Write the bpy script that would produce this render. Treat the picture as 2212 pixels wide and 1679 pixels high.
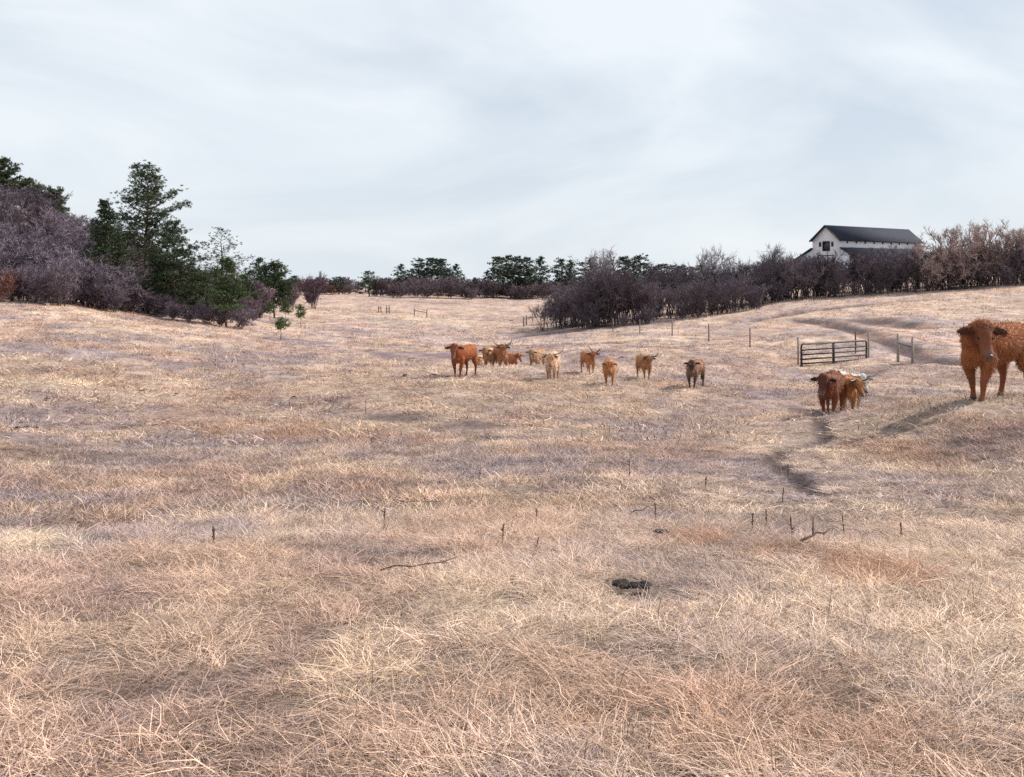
import bpy, math, random
import numpy as np
from mathutils import Vector, Matrix

for o in list(bpy.data.objects):
    bpy.data.objects.remove(o)
S = bpy.context.scene
COL = S.collection

# ------------------------------------------------------------------ camera
F = 2000.0            # focal length in pixels of a 2212 px wide picture
CXD, YH = 1106.0, 590.0
EYE = 1.6
cam_d = bpy.data.cameras.new('camera')
cam = bpy.data.objects.new('camera', cam_d)
COL.objects.link(cam)
cam.location = (0, 0, EYE)
cam.rotation_euler = (math.radians(90), 0, 0)
cam_d.sensor_width = 36
cam_d.lens = 36 * F / 2212
cam_d.shift_y = -(839.5 - YH) / 2212
cam_d.clip_start = 0.1
cam_d.clip_end = 6000
S.camera = cam

# ------------------------------------------------------------------ light
S.view_settings.view_transform = 'Standard'
S.view_settings.look = 'None'
S.view_settings.exposure = 0.22
S.view_settings.gamma = 1
S.view_settings.use_curve_mapping = False
SUN_EL, SUN_AZ = 40.0, 66.0       # azimuth clockwise from +Y (ahead) towards +X (right)
sun_d = bpy.data.lights.new('sun', 'SUN')
sun = bpy.data.objects.new('sun', sun_d)
COL.objects.link(sun)
sun_d.energy = 5.0
sun_d.angle = math.radians(1.0)
sun_d.color = (1.0, 0.93, 0.85)
e, a = math.radians(SUN_EL), math.radians(SUN_AZ)
sdir = Vector((math.cos(e) * math.sin(a), math.cos(e) * math.cos(a), math.sin(e)))
sun.rotation_euler = sdir.to_track_quat('Z', 'Y').to_euler()

W = bpy.data.worlds.new('World')
S.world = W
W.use_nodes = True
nt = W.node_tree
nt.nodes.clear()
def wn(t, **k):
    n = nt.nodes.new(t)
    for q, v in k.items():
        setattr(n, q, v)
    return n
out = wn('ShaderNodeOutputWorld'); bg = wn('ShaderNodeBackground')
bg.inputs['Strength'].default_value = 0.1
sky = wn('ShaderNodeTexSky'); sky.sky_type = 'NISHITA'; sky.sun_disc = False
sky.sun_elevation = e; sky.sun_rotation = a
sky.air_density = 1.0; sky.dust_density = 2.0; sky.ozone_density = 1.2
tc = wn('ShaderNodeTexCoord')
sep = wn('ShaderNodeSeparateXYZ'); nt.links.new(tc.outputs['Generated'], sep.inputs[0])
# project the view direction on a cloud layer: x/(z+c), y/(z+c)
add = wn('ShaderNodeMath', operation='ADD'); add.inputs[1].default_value = 0.42
nt.links.new(sep.outputs['Z'], add.inputs[0])
mx = wn('ShaderNodeMath', operation='MAXIMUM'); mx.inputs[1].default_value = 0.05
nt.links.new(add.outputs[0], mx.inputs[0])
dx = wn('ShaderNodeMath', operation='DIVIDE'); dy = wn('ShaderNodeMath', operation='DIVIDE')
nt.links.new(sep.outputs['X'], dx.inputs[0]); nt.links.new(mx.outputs[0], dx.inputs[1])
nt.links.new(sep.outputs['Y'], dy.inputs[0]); nt.links.new(mx.outputs[0], dy.inputs[1])
cmb = wn('ShaderNodeCombineXYZ'); nt.links.new(dx.outputs[0], cmb.inputs[0]); nt.links.new(dy.outputs[0], cmb.inputs[1])
mp = wn('ShaderNodeMapping'); mp.inputs['Scale'].default_value = (0.75, 1.0, 1); mp.inputs['Rotation'].default_value = (0, 0, 0.25)
mp.inputs['Location'].default_value = (7.3, 4.2, 0)
nt.links.new(cmb.outputs[0], mp.inputs[0])
n1 = wn('ShaderNodeTexNoise'); n1.inputs['Scale'].default_value = 1.9; n1.inputs['Detail'].default_value = 7; n1.inputs['Roughness'].default_value = 0.52
n1.inputs['Distortion'].default_value = 0.5
nt.links.new(mp.outputs[0], n1.inputs['Vector'])
cr = wn('ShaderNodeValToRGB'); cr.color_ramp.elements[0].position = 0.36; cr.color_ramp.elements[1].position = 0.62
cr.color_ramp.elements[0].color = (0.0, 0.0, 0.0, 1); cr.color_ramp.elements[1].color = (1, 1, 1, 1)
nt.links.new(n1.outputs['Fac'], cr.inputs[0])
# thin veil colour from blue grey to white
veil = wn('ShaderNodeMix', data_type='RGBA')
veil.inputs['A'].default_value = (4.5, 5.4, 6.5, 1); veil.inputs['B'].default_value = (7.95, 8.4, 8.8, 1)
nt.links.new(cr.outputs[0], veil.inputs['Factor'])
# the veil thickens towards the horizon
hz = wn('ShaderNodeMapRange'); hz.inputs['From Min'].default_value = 0.0; hz.inputs['From Max'].default_value = 0.30
hz.inputs['To Min'].default_value = 0.75; hz.inputs['To Max'].default_value = 0.0
nt.links.new(sep.outputs['Z'], hz.inputs['Value'])
v2 = wn('ShaderNodeMix', data_type='RGBA'); v2.inputs['B'].default_value = (7.65, 8.2, 8.6, 1)
nt.links.new(hz.outputs[0], v2.inputs['Factor']); nt.links.new(veil.outputs['Result'], v2.inputs['A'])
mixs = wn('ShaderNodeMix', data_type='RGBA'); mixs.inputs['Factor'].default_value = 0.90
nt.links.new(sky.outputs[0], mixs.inputs['A']); nt.links.new(v2.outputs['Result'], mixs.inputs['B'])
nt.links.new(mixs.outputs['Result'], bg.inputs['Color']); nt.links.new(bg.outputs[0], out.inputs[0])

S.render.engine = 'CYCLES'
S.cycles.max_bounces = 3
S.cycles.diffuse_bounces = 2
S.cycles.transparent_max_bounces = 4
S.cycles.use_denoising = False

# ------------------------------------------------------------------ helpers
rng = np.random.default_rng(7)
random.seed(7)

def tag(o, label=None, cat=None, group=None, kind=None):
    if label: o['label'] = label
    if cat: o['category'] = cat
    if group: o['group'] = group
    if kind: o['kind'] = kind
    return o

def mesh_np(name, V, faces=None, quads=None, tris=None, mats=(), attr=None, smooth=False):
    """V (n,3); quads (m,4) and tris (k,3) index arrays"""
    me = bpy.data.meshes.new(name)
    V = np.asarray(V, np.float32)
    loops = []; starts = []; tot = []
    pos = 0
    if quads is not None and len(quads):
        q = np.asarray(quads, np.int32); loops.append(q.ravel()); starts.append(np.arange(len(q)) * 4); tot.append(np.full(len(q), 4)); pos = q.size
    if tris is not None and len(tris):
        t = np.asarray(tris, np.int32); loops.append(t.ravel()); starts.append(np.arange(len(t)) * 3 + pos); tot.append(np.full(len(t), 3))
    L = np.concatenate(loops); St = np.concatenate(starts).astype(np.int32)
    me.vertices.add(len(V)); me.vertices.foreach_set('co', V.ravel())
    me.loops.add(len(L)); me.loops.foreach_set('vertex_index', L)
    me.polygons.add(len(St)); me.polygons.foreach_set('loop_start', St)
    if smooth:
        me.polygons.foreach_set('use_smooth', np.ones(len(St), bool))
    me.update(calc_edges=True)
    for m in mats: me.materials.append(m)
    if attr:
        for k, v in attr.items():
            v = np.asarray(v, np.float32)
            if v.ndim == 1:
                at = me.attributes.new(k, 'FLOAT', 'POINT'); at.data.foreach_set('value', v)
            else:
                c = np.ones((len(v), 4), np.float32); c[:, :3] = v
                at = me.attributes.new(k, 'FLOAT_COLOR', 'POINT'); at.data.foreach_set('color', c.ravel())
    return me

def link(name, me, parent=None, loc=None, rz=None):
    o = bpy.data.objects.new(name, me)
    COL.objects.link(o)
    if parent: o.parent = parent
    if loc is not None: o.location = loc
    if rz is not None: o.rotation_euler = (0, 0, rz)
    return o

def empty(name, loc, rz=0, sc=1):
    o = bpy.data.objects.new(name, None)
    COL.objects.link(o)
    o.location = loc; o.rotation_euler = (0, 0, rz)
    o.scale = (sc, sc, sc) if np.isscalar(sc) else sc
    o.empty_display_size = 0.3
    return o

class MB:
    """collects polygons for one mesh"""
    def __init__(s): s.v = []; s.q = []; s.t = []; s.n = 0; s.c = []
    def add(s, V, quads=(), tris=(), col=None):
        V = np.asarray(V, float).reshape(-1, 3)
        if len(quads): s.q.append(np.asarray(quads, int).reshape(-1, 4) + s.n)
        if len(tris): s.t.append(np.asarray(tris, int).reshape(-1, 3) + s.n)
        s.v.append(V); s.n += len(V)
        if col is not None: s.c.append(np.tile(np.asarray(col, float), (len(V), 1)) if np.ndim(col) == 1 else np.asarray(col, float))
        return s
    def tube(s, P, R, k=6, cap=True, col=None):
        P = np.asarray(P, float); R = np.broadcast_to(np.asarray(R, float), (len(P),))
        T = np.gradient(P, axis=0); T /= np.linalg.norm(T, axis=1)[:, None] + 1e-9
        up = np.array([0, 0, 1.0]) if abs(T[0][2]) < 0.9 else np.array([1.0, 0, 0])
        A = np.cross(T, up); A /= np.linalg.norm(A, axis=1)[:, None] + 1e-9
        B = np.cross(T, A)
        th = np.arange(k) * 2 * math.pi / k
        V = P[:, None] + R[:, None, None] * (np.cos(th)[None, :, None] * A[:, None] + np.sin(th)[None, :, None] * B[:, None])
        V = V.reshape(-1, 3); m = len(P)
        i = np.arange(m - 1)[:, None] * k; j = np.arange(k)[None]; j2 = (j + 1) % k
        Q = np.stack([i + j, i + j2, i + k + j2, i + k + j], -1).reshape(-1, 4)
        tr = []
        if cap:
            for q in range(1, k - 1):
                tr.append((0, q + 1, q)); b = (m - 1) * k; tr.append((b, b + q, b + q + 1))
        return s.add(V, Q, tr, col)
    def box(s, c, d, rz=0, col=None, M=None):
        x, y, z = [q / 2 for q in d]
        V = np.array([[-x,-y,-z],[x,-y,-z],[x,y,-z],[-x,y,-z],[-x,-y,z],[x,-y,z],[x,y,z],[-x,y,z]])
        if M is not None: V = V @ np.array(M).T
        if rz:
            cc, ss = math.cos(rz), math.sin(rz)
            V = V @ np.array([[cc, -ss, 0], [ss, cc, 0], [0, 0, 1]]).T
        return s.add(V + np.array(c), [(0,3,2,1),(4,5,6,7),(0,1,5,4),(1,2,6,5),(2,3,7,6),(3,0,4,7)], col=col)
    def mesh(s, name, mats=(), smooth=False):
        V = np.concatenate(s.v)
        return mesh_np(name, V, quads=np.concatenate(s.q) if s.q else None, tris=np.concatenate(s.t) if s.t else None,
                       mats=mats, attr={'tint': np.concatenate(s.c)} if s.c else None, smooth=smooth)

def mat(name, col, rough=0.85, spec=0.2, noise=None, attr=None, attr_type='GEOMETRY', vary=0.0, bump=None, trans=0.0, metal=0.0):
    m = bpy.data.materials.new(name); m.use_nodes = True
    t = m.node_tree; b = t.nodes['Principled BSDF']
    b.inputs['Base Color'].default_value = (*col, 1)
    b.inputs['Roughness'].default_value = rough
    b.inputs['Specular IOR Level'].default_value = spec
    b.inputs['Metallic'].default_value = metal
    src = None
    if attr:
        an = t.nodes.new('ShaderNodeAttribute'); an.attribute_name = attr; an.attribute_type = attr_type
        src = an.outputs['Color']
    if noise:
        sc_, c2, lo, hi = noise
        tcn = t.nodes.new('ShaderNodeTexCoord')
        nn = t.nodes.new('ShaderNodeTexNoise'); nn.inputs['Scale'].default_value = sc_; nn.inputs['Detail'].default_value = 6; nn.inputs['Roughness'].default_value = 0.65
        t.links.new(tcn.outputs['Object'], nn.inputs['Vector'])
        rp = t.nodes.new('ShaderNodeMapRange'); rp.inputs['From Min'].default_value = lo; rp.inputs['From Max'].default_value = hi
        t.links.new(nn.outputs['Fac'], rp.inputs['Value'])
        mxn = t.nodes.new('ShaderNodeMix'); mxn.data_type = 'RGBA'
        if src: t.links.new(src, mxn.inputs['A'])
        else: mxn.inputs['A'].default_value = (*col, 1)
        mxn.inputs['B'].default_value = (*c2, 1)
        t.links.new(rp.outputs[0], mxn.inputs['Factor'])
        src = mxn.outputs['Result']
        if bump:
            bp = t.nodes.new('ShaderNodeBump'); bp.inputs['Strength'].default_value = bump; bp.inputs['Distance'].default_value = 0.02
            t.links.new(nn.outputs['Fac'], bp.inputs['Height']); t.links.new(bp.outputs[0], b.inputs['Normal'])
    if vary:
        oi = t.nodes.new('ShaderNodeObjectInfo')
        hs = t.nodes.new('ShaderNodeHueSaturation')
        r2 = t.nodes.new('ShaderNodeMapRange'); r2.inputs['To Min'].default_value = 1 - vary; r2.inputs['To Max'].default_value = 1 + vary
        t.links.new(oi.outputs['Random'], r2.inputs['Value']); t.links.new(r2.outputs[0], hs.inputs['Value'])
        if src: t.links.new(src, hs.inputs['Color'])
        else: hs.inputs['Color'].default_value = (*col, 1)
        src = hs.outputs['Color']
    if src: t.links.new(src, b.inputs['Base Color'])
    return m

# numpy value noise
def vnoise(x, y, seed=0):
    xi = np.floor(x).astype(np.int64); yi = np.floor(y).astype(np.int64)
    fx = x - xi; fy = y - yi
    fx = fx * fx * (3 - 2 * fx); fy = fy * fy * (3 - 2 * fy)
    def h(a, b):
        n = (a * 374761393 + b * 668265263 + seed * 1442695041) & 0x7fffffff
        n = ((n ^ (n >> 13)) * 1274126177) & 0x7fffffff
        return ((n ^ (n >> 16)) & 0xffff) / 65535.0
    return (h(xi, yi) * (1 - fx) + h(xi + 1, yi) * fx) * (1 - fy) + (h(xi, yi + 1) * (1 - fx) + h(xi + 1, yi + 1) * fx) * fy
def fbm(x, y, seed=0, oct=4, gain=0.5):
    s = 0; a_ = 1; t = 0
    for i in range(oct):
        s = s + a_ * vnoise(x * 2 ** i + 13.7 * i, y * 2 ** i + 5.1 * i, seed + i); t += a_; a_ *= gain
    return s / t
def sstep(a_, b_, x):
    t = np.clip((x - a_) / (b_ - a_), 0, 1); return t * t * (3 - 2 * t)

# ------------------------------------------------------------------ terrain heights
NEAR = [(0, 1.6), (3, 1.62), (6, 2.0), (10, 2.45), (15, 3.0), (20, 3.5)]
def prof(pts): return NEAR[:] + pts
TAB = {   # picture column -> (distance ahead, metres below the eye)
 -500: [(0,1.6),(3,1.6),(6,1.9),(10,2.2),(15,2.5),(20,2.6),(25,2.6),(33,2.2),(42,1.6),(50,1.0),(60,0.4),(75,-1.5),(90,-5),(110,-10),(130,-15),(160,-18),(200,-18),(300,-16),(1000,30)],
    0: [(0,1.6),(3,1.62),(6,1.98),(10,2.4),(15,2.85),(20,3.1),(25,3.25),(33,3.0),(42,2.65),(50,2.25),(60,1.8),(75,1.1),(90,-1.35),(110,-6),(130,-11),(160,-14),(200,-14),(300,-12),(1000,30)],
  150: prof([(25,3.35),(33,3.2),(42,2.9),(50,2.6),(62,2.1),(75,1.9),(90,0.45),(110,-3),(130,-6.5),(160,-8.8),(200,-9),(300,-7),(1000,30)]),
  300: prof([(25,3.6),(33,3.4),(50,3.15),(70,3.15),(90,2.7),(110,0.8),(130,-2),(160,-3.2),(200,-2.5),(300,0),(1000,30)]),
  450: prof([(25,3.75),(33,3.6),(50,3.7),(70,3.8),(90,3.7),(110,3.3),(130,2.3),(160,1.4),(200,2.2),(300,4),(1000,30)]),
  600: prof([(25,3.85),(33,3.75),(42,4.0),(50,4.35),(70,4.7),(90,4.95),(130,4.9),(160,5.0),(200,5.3),(260,5.6),(400,5.9),(1000,30)]),
  900: prof([(25,3.9),(33,3.85),(42,4.25),(50,4.85),(63,5.3),(90,5.9),(130,6.2),(200,6.2),(260,6.2),(300,5.6),(400,5.4),(1000,30)]),
 1100: prof([(25,3.9),(33,3.85),(42,4.3),(50,4.95),(63,5.5),(90,6.4),(113,7.0),(130,7.15),(200,7.2),(260,7.1),(300,6.3),(400,6.3),(1000,30)]),
 1300: prof([(25,3.95),(33,3.95),(42,4.2),(50,4.6),(63,5.2),(90,5.9),(100,5.6),(130,5.85),(200,6.5),(260,6.5),(300,5.8),(400,6),(1000,30)]),
 1500: prof([(25,3.95),(33,4.0),(42,4.4),(50,4.7),(63,5.0),(75,5.25),(90,5.2),(100,5.1),(130,4.8),(200,4.5),(300,4.5),(1000,30)]),
 1700: prof([(25,3.95),(33,4.2),(42,4.8),(50,5.25),(56,5.15),(63,4.9),(75,4.6),(90,4.1),(110,3.3),(130,2.3),(160,0.9),(200,0.3),(300,0),(1000,30)]),
 1850: prof([(25,3.95),(33,4.2),(42,4.7),(50,5.05),(56,5.0),(63,4.6),(75,4.2),(90,3.6),(110,2.75),(130,1.6),(160,0.5),(200,0),(300,0),(1000,30)]),
 1980: prof([(25,3.95),(33,4.2),(42,4.6),(50,4.9),(56,4.9),(63,4.4),(75,3.9),(90,3.15),(110,2.1),(130,1.0),(160,0.0),(200,-0.5),(300,0),(1000,30)]),
 2212: prof([(25,3.95),(33,4.15),(42,4.6),(50,4.85),(56,4.8),(63,4.3),(75,3.7),(90,2.7),(110,1.2),(130,0.0),(160,-1.5),(200,-2),(300,-1),(1000,30)]),
 2700: prof([(25,3.95),(33,4.1),(42,4.4),(50,4.6),(63,4.0),(75,3.2),(90,2.0),(110,0.2),(130,-1.5),(160,-3),(200,-4),(300,-3),(1000,30)]),
}
cols = sorted(TAB)
LV = np.linspace(math.log(1.0), math.log(1001), 240)
U = np.linspace(-0.82, 0.82, 165)
_c = np.array([(c - CXD) / F for c in cols])
_z = np.array([np.interp(np.exp(LV) - 1, *zip(*TAB[c])) for c in cols])
TZ = np.array([np.interp(U, _c, _z[:, j]) for j in range(len(LV))])      # [LV, U]
def blur(A, n, ax):
    k = np.hanning(n + 2)[1:-1]; k /= k.sum()
    P = np.pad(A, [(n // 2, n // 2) if i == ax else (0, 0) for i in range(2)], mode='edge')
    return np.apply_along_axis(lambda r: np.convolve(r, k, 'valid'), ax, P)
TZ = blur(blur(TZ, 11, 0), 13, 1)

def base_z(x, y):
    x = np.asarray(x, float); y = np.asarray(y, float)
    r = np.hypot(x, y); az = np.clip(np.arctan2(x, y), -0.68, 0.68); far = np.maximum(r - 990, 0) * .02
    D = r * np.cos(az); u = np.tan(az)
    fi = (np.log(np.minimum(D, 999) + 1) - LV[0]) / (LV[1] - LV[0]); fi = np.clip(fi, 0, len(LV) - 1.001)
    fj = np.clip((u - U[0]) / (U[1] - U[0]), 0, len(U) - 1.001)
    i = fi.astype(int); j = fj.astype(int); a_ = fi - i; b_ = fj - j
    z = (TZ[i, j] * (1 - b_) + TZ[i, j + 1] * b_) * (1 - a_) + (TZ[i + 1, j] * (1 - b_) + TZ[i + 1, j + 1] * b_) * a_
    return EYE - z - far
# the pasture rises gently towards the right where the nearest cow stands
def bank(x, y):
    return .76 * sstep(5.4, 9.8, x + 0.3 * (fbm(x * .8, y * .8, 5) - .5)) * sstep(7.0, 18.0, y) * (1 - sstep(20, 25, y))
LINES = []       # trails: (world polyline, half width, depth)
def seg_dist(x, y, P):
    d = np.full(np.shape(x), 1e9)
    for (x0, y0), (x1, y1) in zip(P[:-1], P[1:]):
        vx, vy = x1 - x0, y1 - y0; L = vx * vx + vy * vy + 1e-9
        t = np.clip(((x - x0) * vx + (y - y0) * vy) / L, 0, 1)
        d = np.minimum(d, np.hypot(x - x0 - t * vx, y - y0 - t * vy))
    return d
def height(x, y):
    x = np.asarray(x, float); y = np.asarray(y, float)
    z = base_z(x, y); r = np.hypot(x, y)
    z = z + 1.05 * bank(x, y)
    z = z + (fbm(x * 1.1, y * 1.1, 3, 3) - 0.5) * 0.14 * np.clip(r / 12, 0.3, 1) + (fbm(x * 0.16, y * 0.16, 9, 3) - 0.5) * 0.5 * np.clip((r - 8) / 40, 0, 1)
    z = z + (fbm(x * .05, y * .05, 19, 2) - .5) * 1.2 * np.clip((r - 60) / 120, 0, 1)
    z = z - .42 * np.exp(-((y - 46.8) / 3.0) ** 2) * sstep(-6, -2.5, x) * (1 - sstep(2.5, 5, x))
    for P, w, d, _ in LINES:
        q = seg_dist(x, y, P); z = z - d * np.exp(-(q / w) ** 2)
    return z
def hz1(x, y): return float(height(np.array([x]), np.array([y]))[0])
def at(px, D): return ((px - CXD) / F * D, D)
def on_ground(px, py, lo=2.6, hi=400):
    """where the sight line through this point of the view first meets the ground"""
    D = np.exp(np.linspace(math.log(lo), math.log(hi), 1500)); x = (px - CXD) / F * D
    z = EYE - (py - YH) / F * D
    hit = np.nonzero(height(x, D) >= z)[0]
    i = hit[0] if len(hit) else len(D) - 1
    return float(x[i]), float(D[i])
def gp(*pts): return [on_ground(*p) for p in pts]

trail = gp((1765, 905), (1782, 945), (1742, 966), (1690, 978), (1660, 998), (1700, 1022), (1740, 1047), (1768, 1072))
_l = [(trail, 0.16, 0.10, 'trail')]
_l.append((gp((1735, 690), (1790, 697), (1840, 708), (1895, 728), (1945, 746), (2000, 770), (2100, 790)), 0.85, 0.35, 'road'))
_l.append((gp((1640, 690), (1690, 681), (1730, 672), (1850, 660), (1990, 648)), 0.9, 0.35, 'ruts'))
_l.append((gp((1868, 688), (1920, 695), (1990, 705)), 1.4, 0.4, 'ruts'))
_l.append((gp((1860, 812), (1900, 790), (1960, 785), (2010, 770)), 0.6, 0.2, 'trail'))
_l.append((gp((1640, 690), (1690, 681)), 0.9, 0.35, 'ruts'))
LINES = _l

# patches: (px, py, radius px x, radius px y) -> world ellipses
def patch(px, py, rx, ry, kind, amt):
    x0, y0 = on_ground(px, py); _, ya = on_ground(px, py - ry); _, yb = on_ground(px, py + ry)
    return (x0, (ya + yb) / 2, rx / F * y0, max(0.3, abs(ya - yb) / 2), kind, amt)
PATCH = [patch(*q) for q in [
    (500, 925, 75, 22, 'rust', .75), (640, 935, 110, 24, 'rust', .8), (800, 945, 110, 20, 'rust', .55), (910, 955, 60, 16, 'rust', .5),
    (1520, 1170, 90, 22, 'rust', .8), (1660, 1195, 110, 22, 'rust', .7), (1880, 1235, 110, 35, 'rust', .95), (1960, 1260, 60, 30, 'rust', .6),
    (1150, 1090, 260, 22, 'rust', .4), (900, 1075, 200, 24, 'rust', .3), (1925, 975, 70, 30, 'rust', .5), (1660, 775, 90, 12, 'rust', .45), (50, 730, 110, 10, 'rust', .5), (220, 750, 200, 9, 'rust', .35), (330, 765, 140, 7, 'rust', .4),
    (1500, 1560, 330, 90, 'rust', .5), (1850, 1560, 120, 120, 'rust', .55), (1150, 1500, 180, 60, 'rust', .3), (480, 1050, 60, 30, 'rust', .3),
    (860, 905, 110, 12, 'bare', .75), (980, 922, 110, 14, 'bare', .85), (1050, 945, 60, 12, 'bare', .6), (740, 890, 60, 8, 'bare', .5), (760, 1038, 60, 8, 'bare', .6),
    (120, 990, 140, 16, 'bare', .4), (960, 1205, 80, 18, 'bare', .5), (860, 1340, 90, 30, 'bare', .22), (1390, 1275, 70, 25, 'bare', .6), (330, 1520, 200, 40, 'bare', .35), (1745, 888, 30, 10, 'bare', .8), (1345,1240,60,18,'bare',.5),
    (960, 768, 230, 8, 'dark', .85), (1090, 764, 90, 9, 'dark', .7), (700, 740, 90, 5, 'dark', .9), (640, 737, 60, 4, 'dark', .6), (755, 716, 50, 4, 'dark', .7), (1290, 705, 140, 8, 'dark', .6), (1180, 722, 90, 6, 'dark', .7), (1330, 770, 150, 12, 'dark', .45), (1550, 775, 160, 14, 'dark', .4),  # dark bands: purple vegetation, and slope shade painted into the ground colour
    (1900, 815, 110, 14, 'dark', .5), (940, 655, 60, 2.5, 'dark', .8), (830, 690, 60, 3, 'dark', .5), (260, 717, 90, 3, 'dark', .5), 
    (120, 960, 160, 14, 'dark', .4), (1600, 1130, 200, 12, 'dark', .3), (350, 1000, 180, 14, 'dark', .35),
    (60, 820, 160, 16, 'pale', .7), (40, 1180, 120, 40, 'pale', .8), (580, 1050, 50, 24, 'pale', .8), (760, 1480, 130, 50, 'pale', .7), (250, 1400, 260, 70, 'pale', .5), (1000, 1330, 140, 50, 'pale', .4), (800, 1390, 40, 30, 'pale', .9), (520, 1290, 120, 30, 'pale', .45), (1080, 828, 160, 5, 'pale', .7), (1880, 905, 60, 8, 'pale', .5), (900, 690, 200, 12, 'pale', .4), (1350, 735, 150, 5, 'pale', .4),
]]
def masks(x, y):
    M = {k: np.zeros(np.shape(x)) for k in ('rust', 'bare', 'dark', 'pale')}
    wob = fbm(x * .9, y * .9, 31, 3) - .5; wob2 = fbm(x * .2, y * .2, 41, 3) - .5
    for x0, y0, rx, ry, k, amt in PATCH:
        d = np.hypot((x - x0) / rx, (y - y0) / ry) + (wob + wob2) * 1.1
        M[k] = np.maximum(M[k], amt * (1 - sstep(0.45, 1.25, d)))
    for P, w, d, k in LINES:
        q = seg_dist(x, y, P)
        M['bare'] = np.maximum(M['bare'], np.exp(-(q / (w * 1.35)) ** 4))
        if k == 'road': M['dark'] = np.maximum(M['dark'], .8 * np.exp(-(q / (w * 1.3)) ** 4))
    return M

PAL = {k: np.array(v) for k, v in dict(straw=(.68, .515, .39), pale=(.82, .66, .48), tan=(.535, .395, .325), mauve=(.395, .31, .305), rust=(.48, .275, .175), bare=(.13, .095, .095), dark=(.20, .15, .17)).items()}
def ground_col(x, y, rnd=0.0):
    M = masks(x, y)
    a1 = fbm(x * .35 + 3, y * .22, 51, 4); a2 = fbm(x * 1.6, y * .9, 61, 3); a3 = fbm(x * .08, y * .05, 71, 3)
    t = np.clip((a1 - .5) * 2.2 + (a2 - .5) * 1.6 + (a3 - .5) * 1.4 + .45 + rnd, 0, 1)[..., None]
    fr = np.clip((np.hypot(x, y) - 60) / 120, 0, .6)[..., None]; t = t * (1 - fr) + .40 * fr
    c = np.where(t < .5, PAL['mauve'] * (1 - t * 2) + PAL['tan'] * t * 2, PAL['tan'] * (2 - 2 * t) + PAL['straw'] * (2 * t - 1))
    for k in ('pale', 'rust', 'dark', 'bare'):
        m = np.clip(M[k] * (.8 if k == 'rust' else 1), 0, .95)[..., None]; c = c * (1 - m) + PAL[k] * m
    c = c * (1 - .14 * np.clip((np.hypot(x, y) - 40) / 60, 0, 1))[..., None]
    r_ = fbm(x * .5, y * .35, 81, 3); m = np.clip((r_ - .56) * 4, 0, .45)[..., None]
    c = c * (1 - m) + PAL['rust'] * np.array((1.05, 1.15, 1.3)) * m
    return c, M

# ground sheet: rings that grow with distance
az = np.concatenate([np.linspace(-0.72, 0.72, 460), np.linspace(0.72, 2 * math.pi - 0.72, 90)[1:-1]])
rr = np.concatenate([[0.0], np.geomspace(0.5, 3500, 620)])
R_, A_ = np.meshgrid(rr, az, indexing='ij')
X = R_ * np.sin(A_); Y = R_ * np.cos(A_)
Z = height(X, Y)
Z[0] = Z[0, 0]
cg, Mg = ground_col(X, Y)
nR, nA = X.shape
i = np.arange(nR - 1)[:, None] * nA; j = np.arange(nA)[None]; j2 = (j + 1) % nA
Q = np.stack([i + j, i + j2, i + nA + j2, i + nA + j], -1).reshape(-1, 4)
gm = bpy.data.materials.new('pasture_ground'); gm.use_nodes = True
t = gm.node_tree; b = t.nodes['Principled BSDF']; b.inputs['Roughness'].default_value = 0.95; b.inputs['Specular IOR Level'].default_value = 0.1
an = t.nodes.new('ShaderNodeAttribute'); an.attribute_name = 'tint'
tcn = t.nodes.new('ShaderNodeTexCoord')
def gnoise(scale, lo, hi, c_mul, src, stretch=(1, 1, 1)):
    mpn = t.nodes.new('ShaderNodeMapping'); mpn.inputs['Scale'].default_value = stretch
    t.links.new(tcn.outputs['Object'], mpn.inputs[0])
    n = t.nodes.new('ShaderNodeTexNoise'); n.inputs['Scale'].default_value = scale; n.inputs['Detail'].default_value = 5; n.inputs['Roughness'].default_value = .7
    t.links.new(mpn.outputs[0], n.inputs['Vector'])
    r = t.nodes.new('ShaderNodeMapRange'); r.inputs['From Min'].default_value = .35; r.inputs['From Max'].default_value = .65; r.inputs['To Min'].default_value = lo; r.inputs['To Max'].default_value = hi
    t.links.new(n.outputs['Fac'], r.inputs['Value'])
    m = t.nodes.new('ShaderNodeMix'); m.data_type = 'RGBA'; m.blend_type = 'MULTIPLY'; m.inputs['Factor'].default_value = 1
    vm = t.nodes.new('ShaderNodeCombineColor')
    for q, cm in enumerate(c_mul):
        pw = t.nodes.new('ShaderNodeMath'); pw.operation = 'POWER'; pw.inputs[1].default_value = cm
        t.links.new(r.outputs[0], pw.inputs[0]); t.links.new(pw.outputs[0], vm.inputs[q])
    t.links.new(src, m.inputs['A']); t.links.new(vm.outputs[0], m.inputs['B'])
    return m.outputs['Result'], n.outputs['Fac']
s_, f1 = gnoise(6, .62, 1.25, (1, 1.05, .95), an.outputs['Color'], (1, .7, 1))
s_, f2 = gnoise(.9, .72, 1.2, (.95, 1, 1.1), s_, (1, .45, 1))
s_, f3 = gnoise(.25, .8, 1.15, (1, 1, 1), s_, (1, .35, 1))
t.links.new(s_, b.inputs['Base Color'])
bp = t.nodes.new('ShaderNodeBump'); bp.inputs['Strength'].default_value = .8; bp.inputs['Distance'].default_value = .08
t.links.new(f1, bp.inputs['Height']); t.links.new(bp.outputs[0], b.inputs['Normal'])
near = np.clip(1 - (R_ - 8) / 60, 0, 1)[..., None] * .42      # thatch between the blades is coloured darker than far-off standing grass
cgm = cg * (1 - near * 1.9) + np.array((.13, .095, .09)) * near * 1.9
gme = mesh_np('ground', np.stack([X, Y, Z], -1).reshape(-1, 3), quads=Q, mats=[gm], attr={'tint': cgm.reshape(-1, 3)}, smooth=True)
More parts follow.
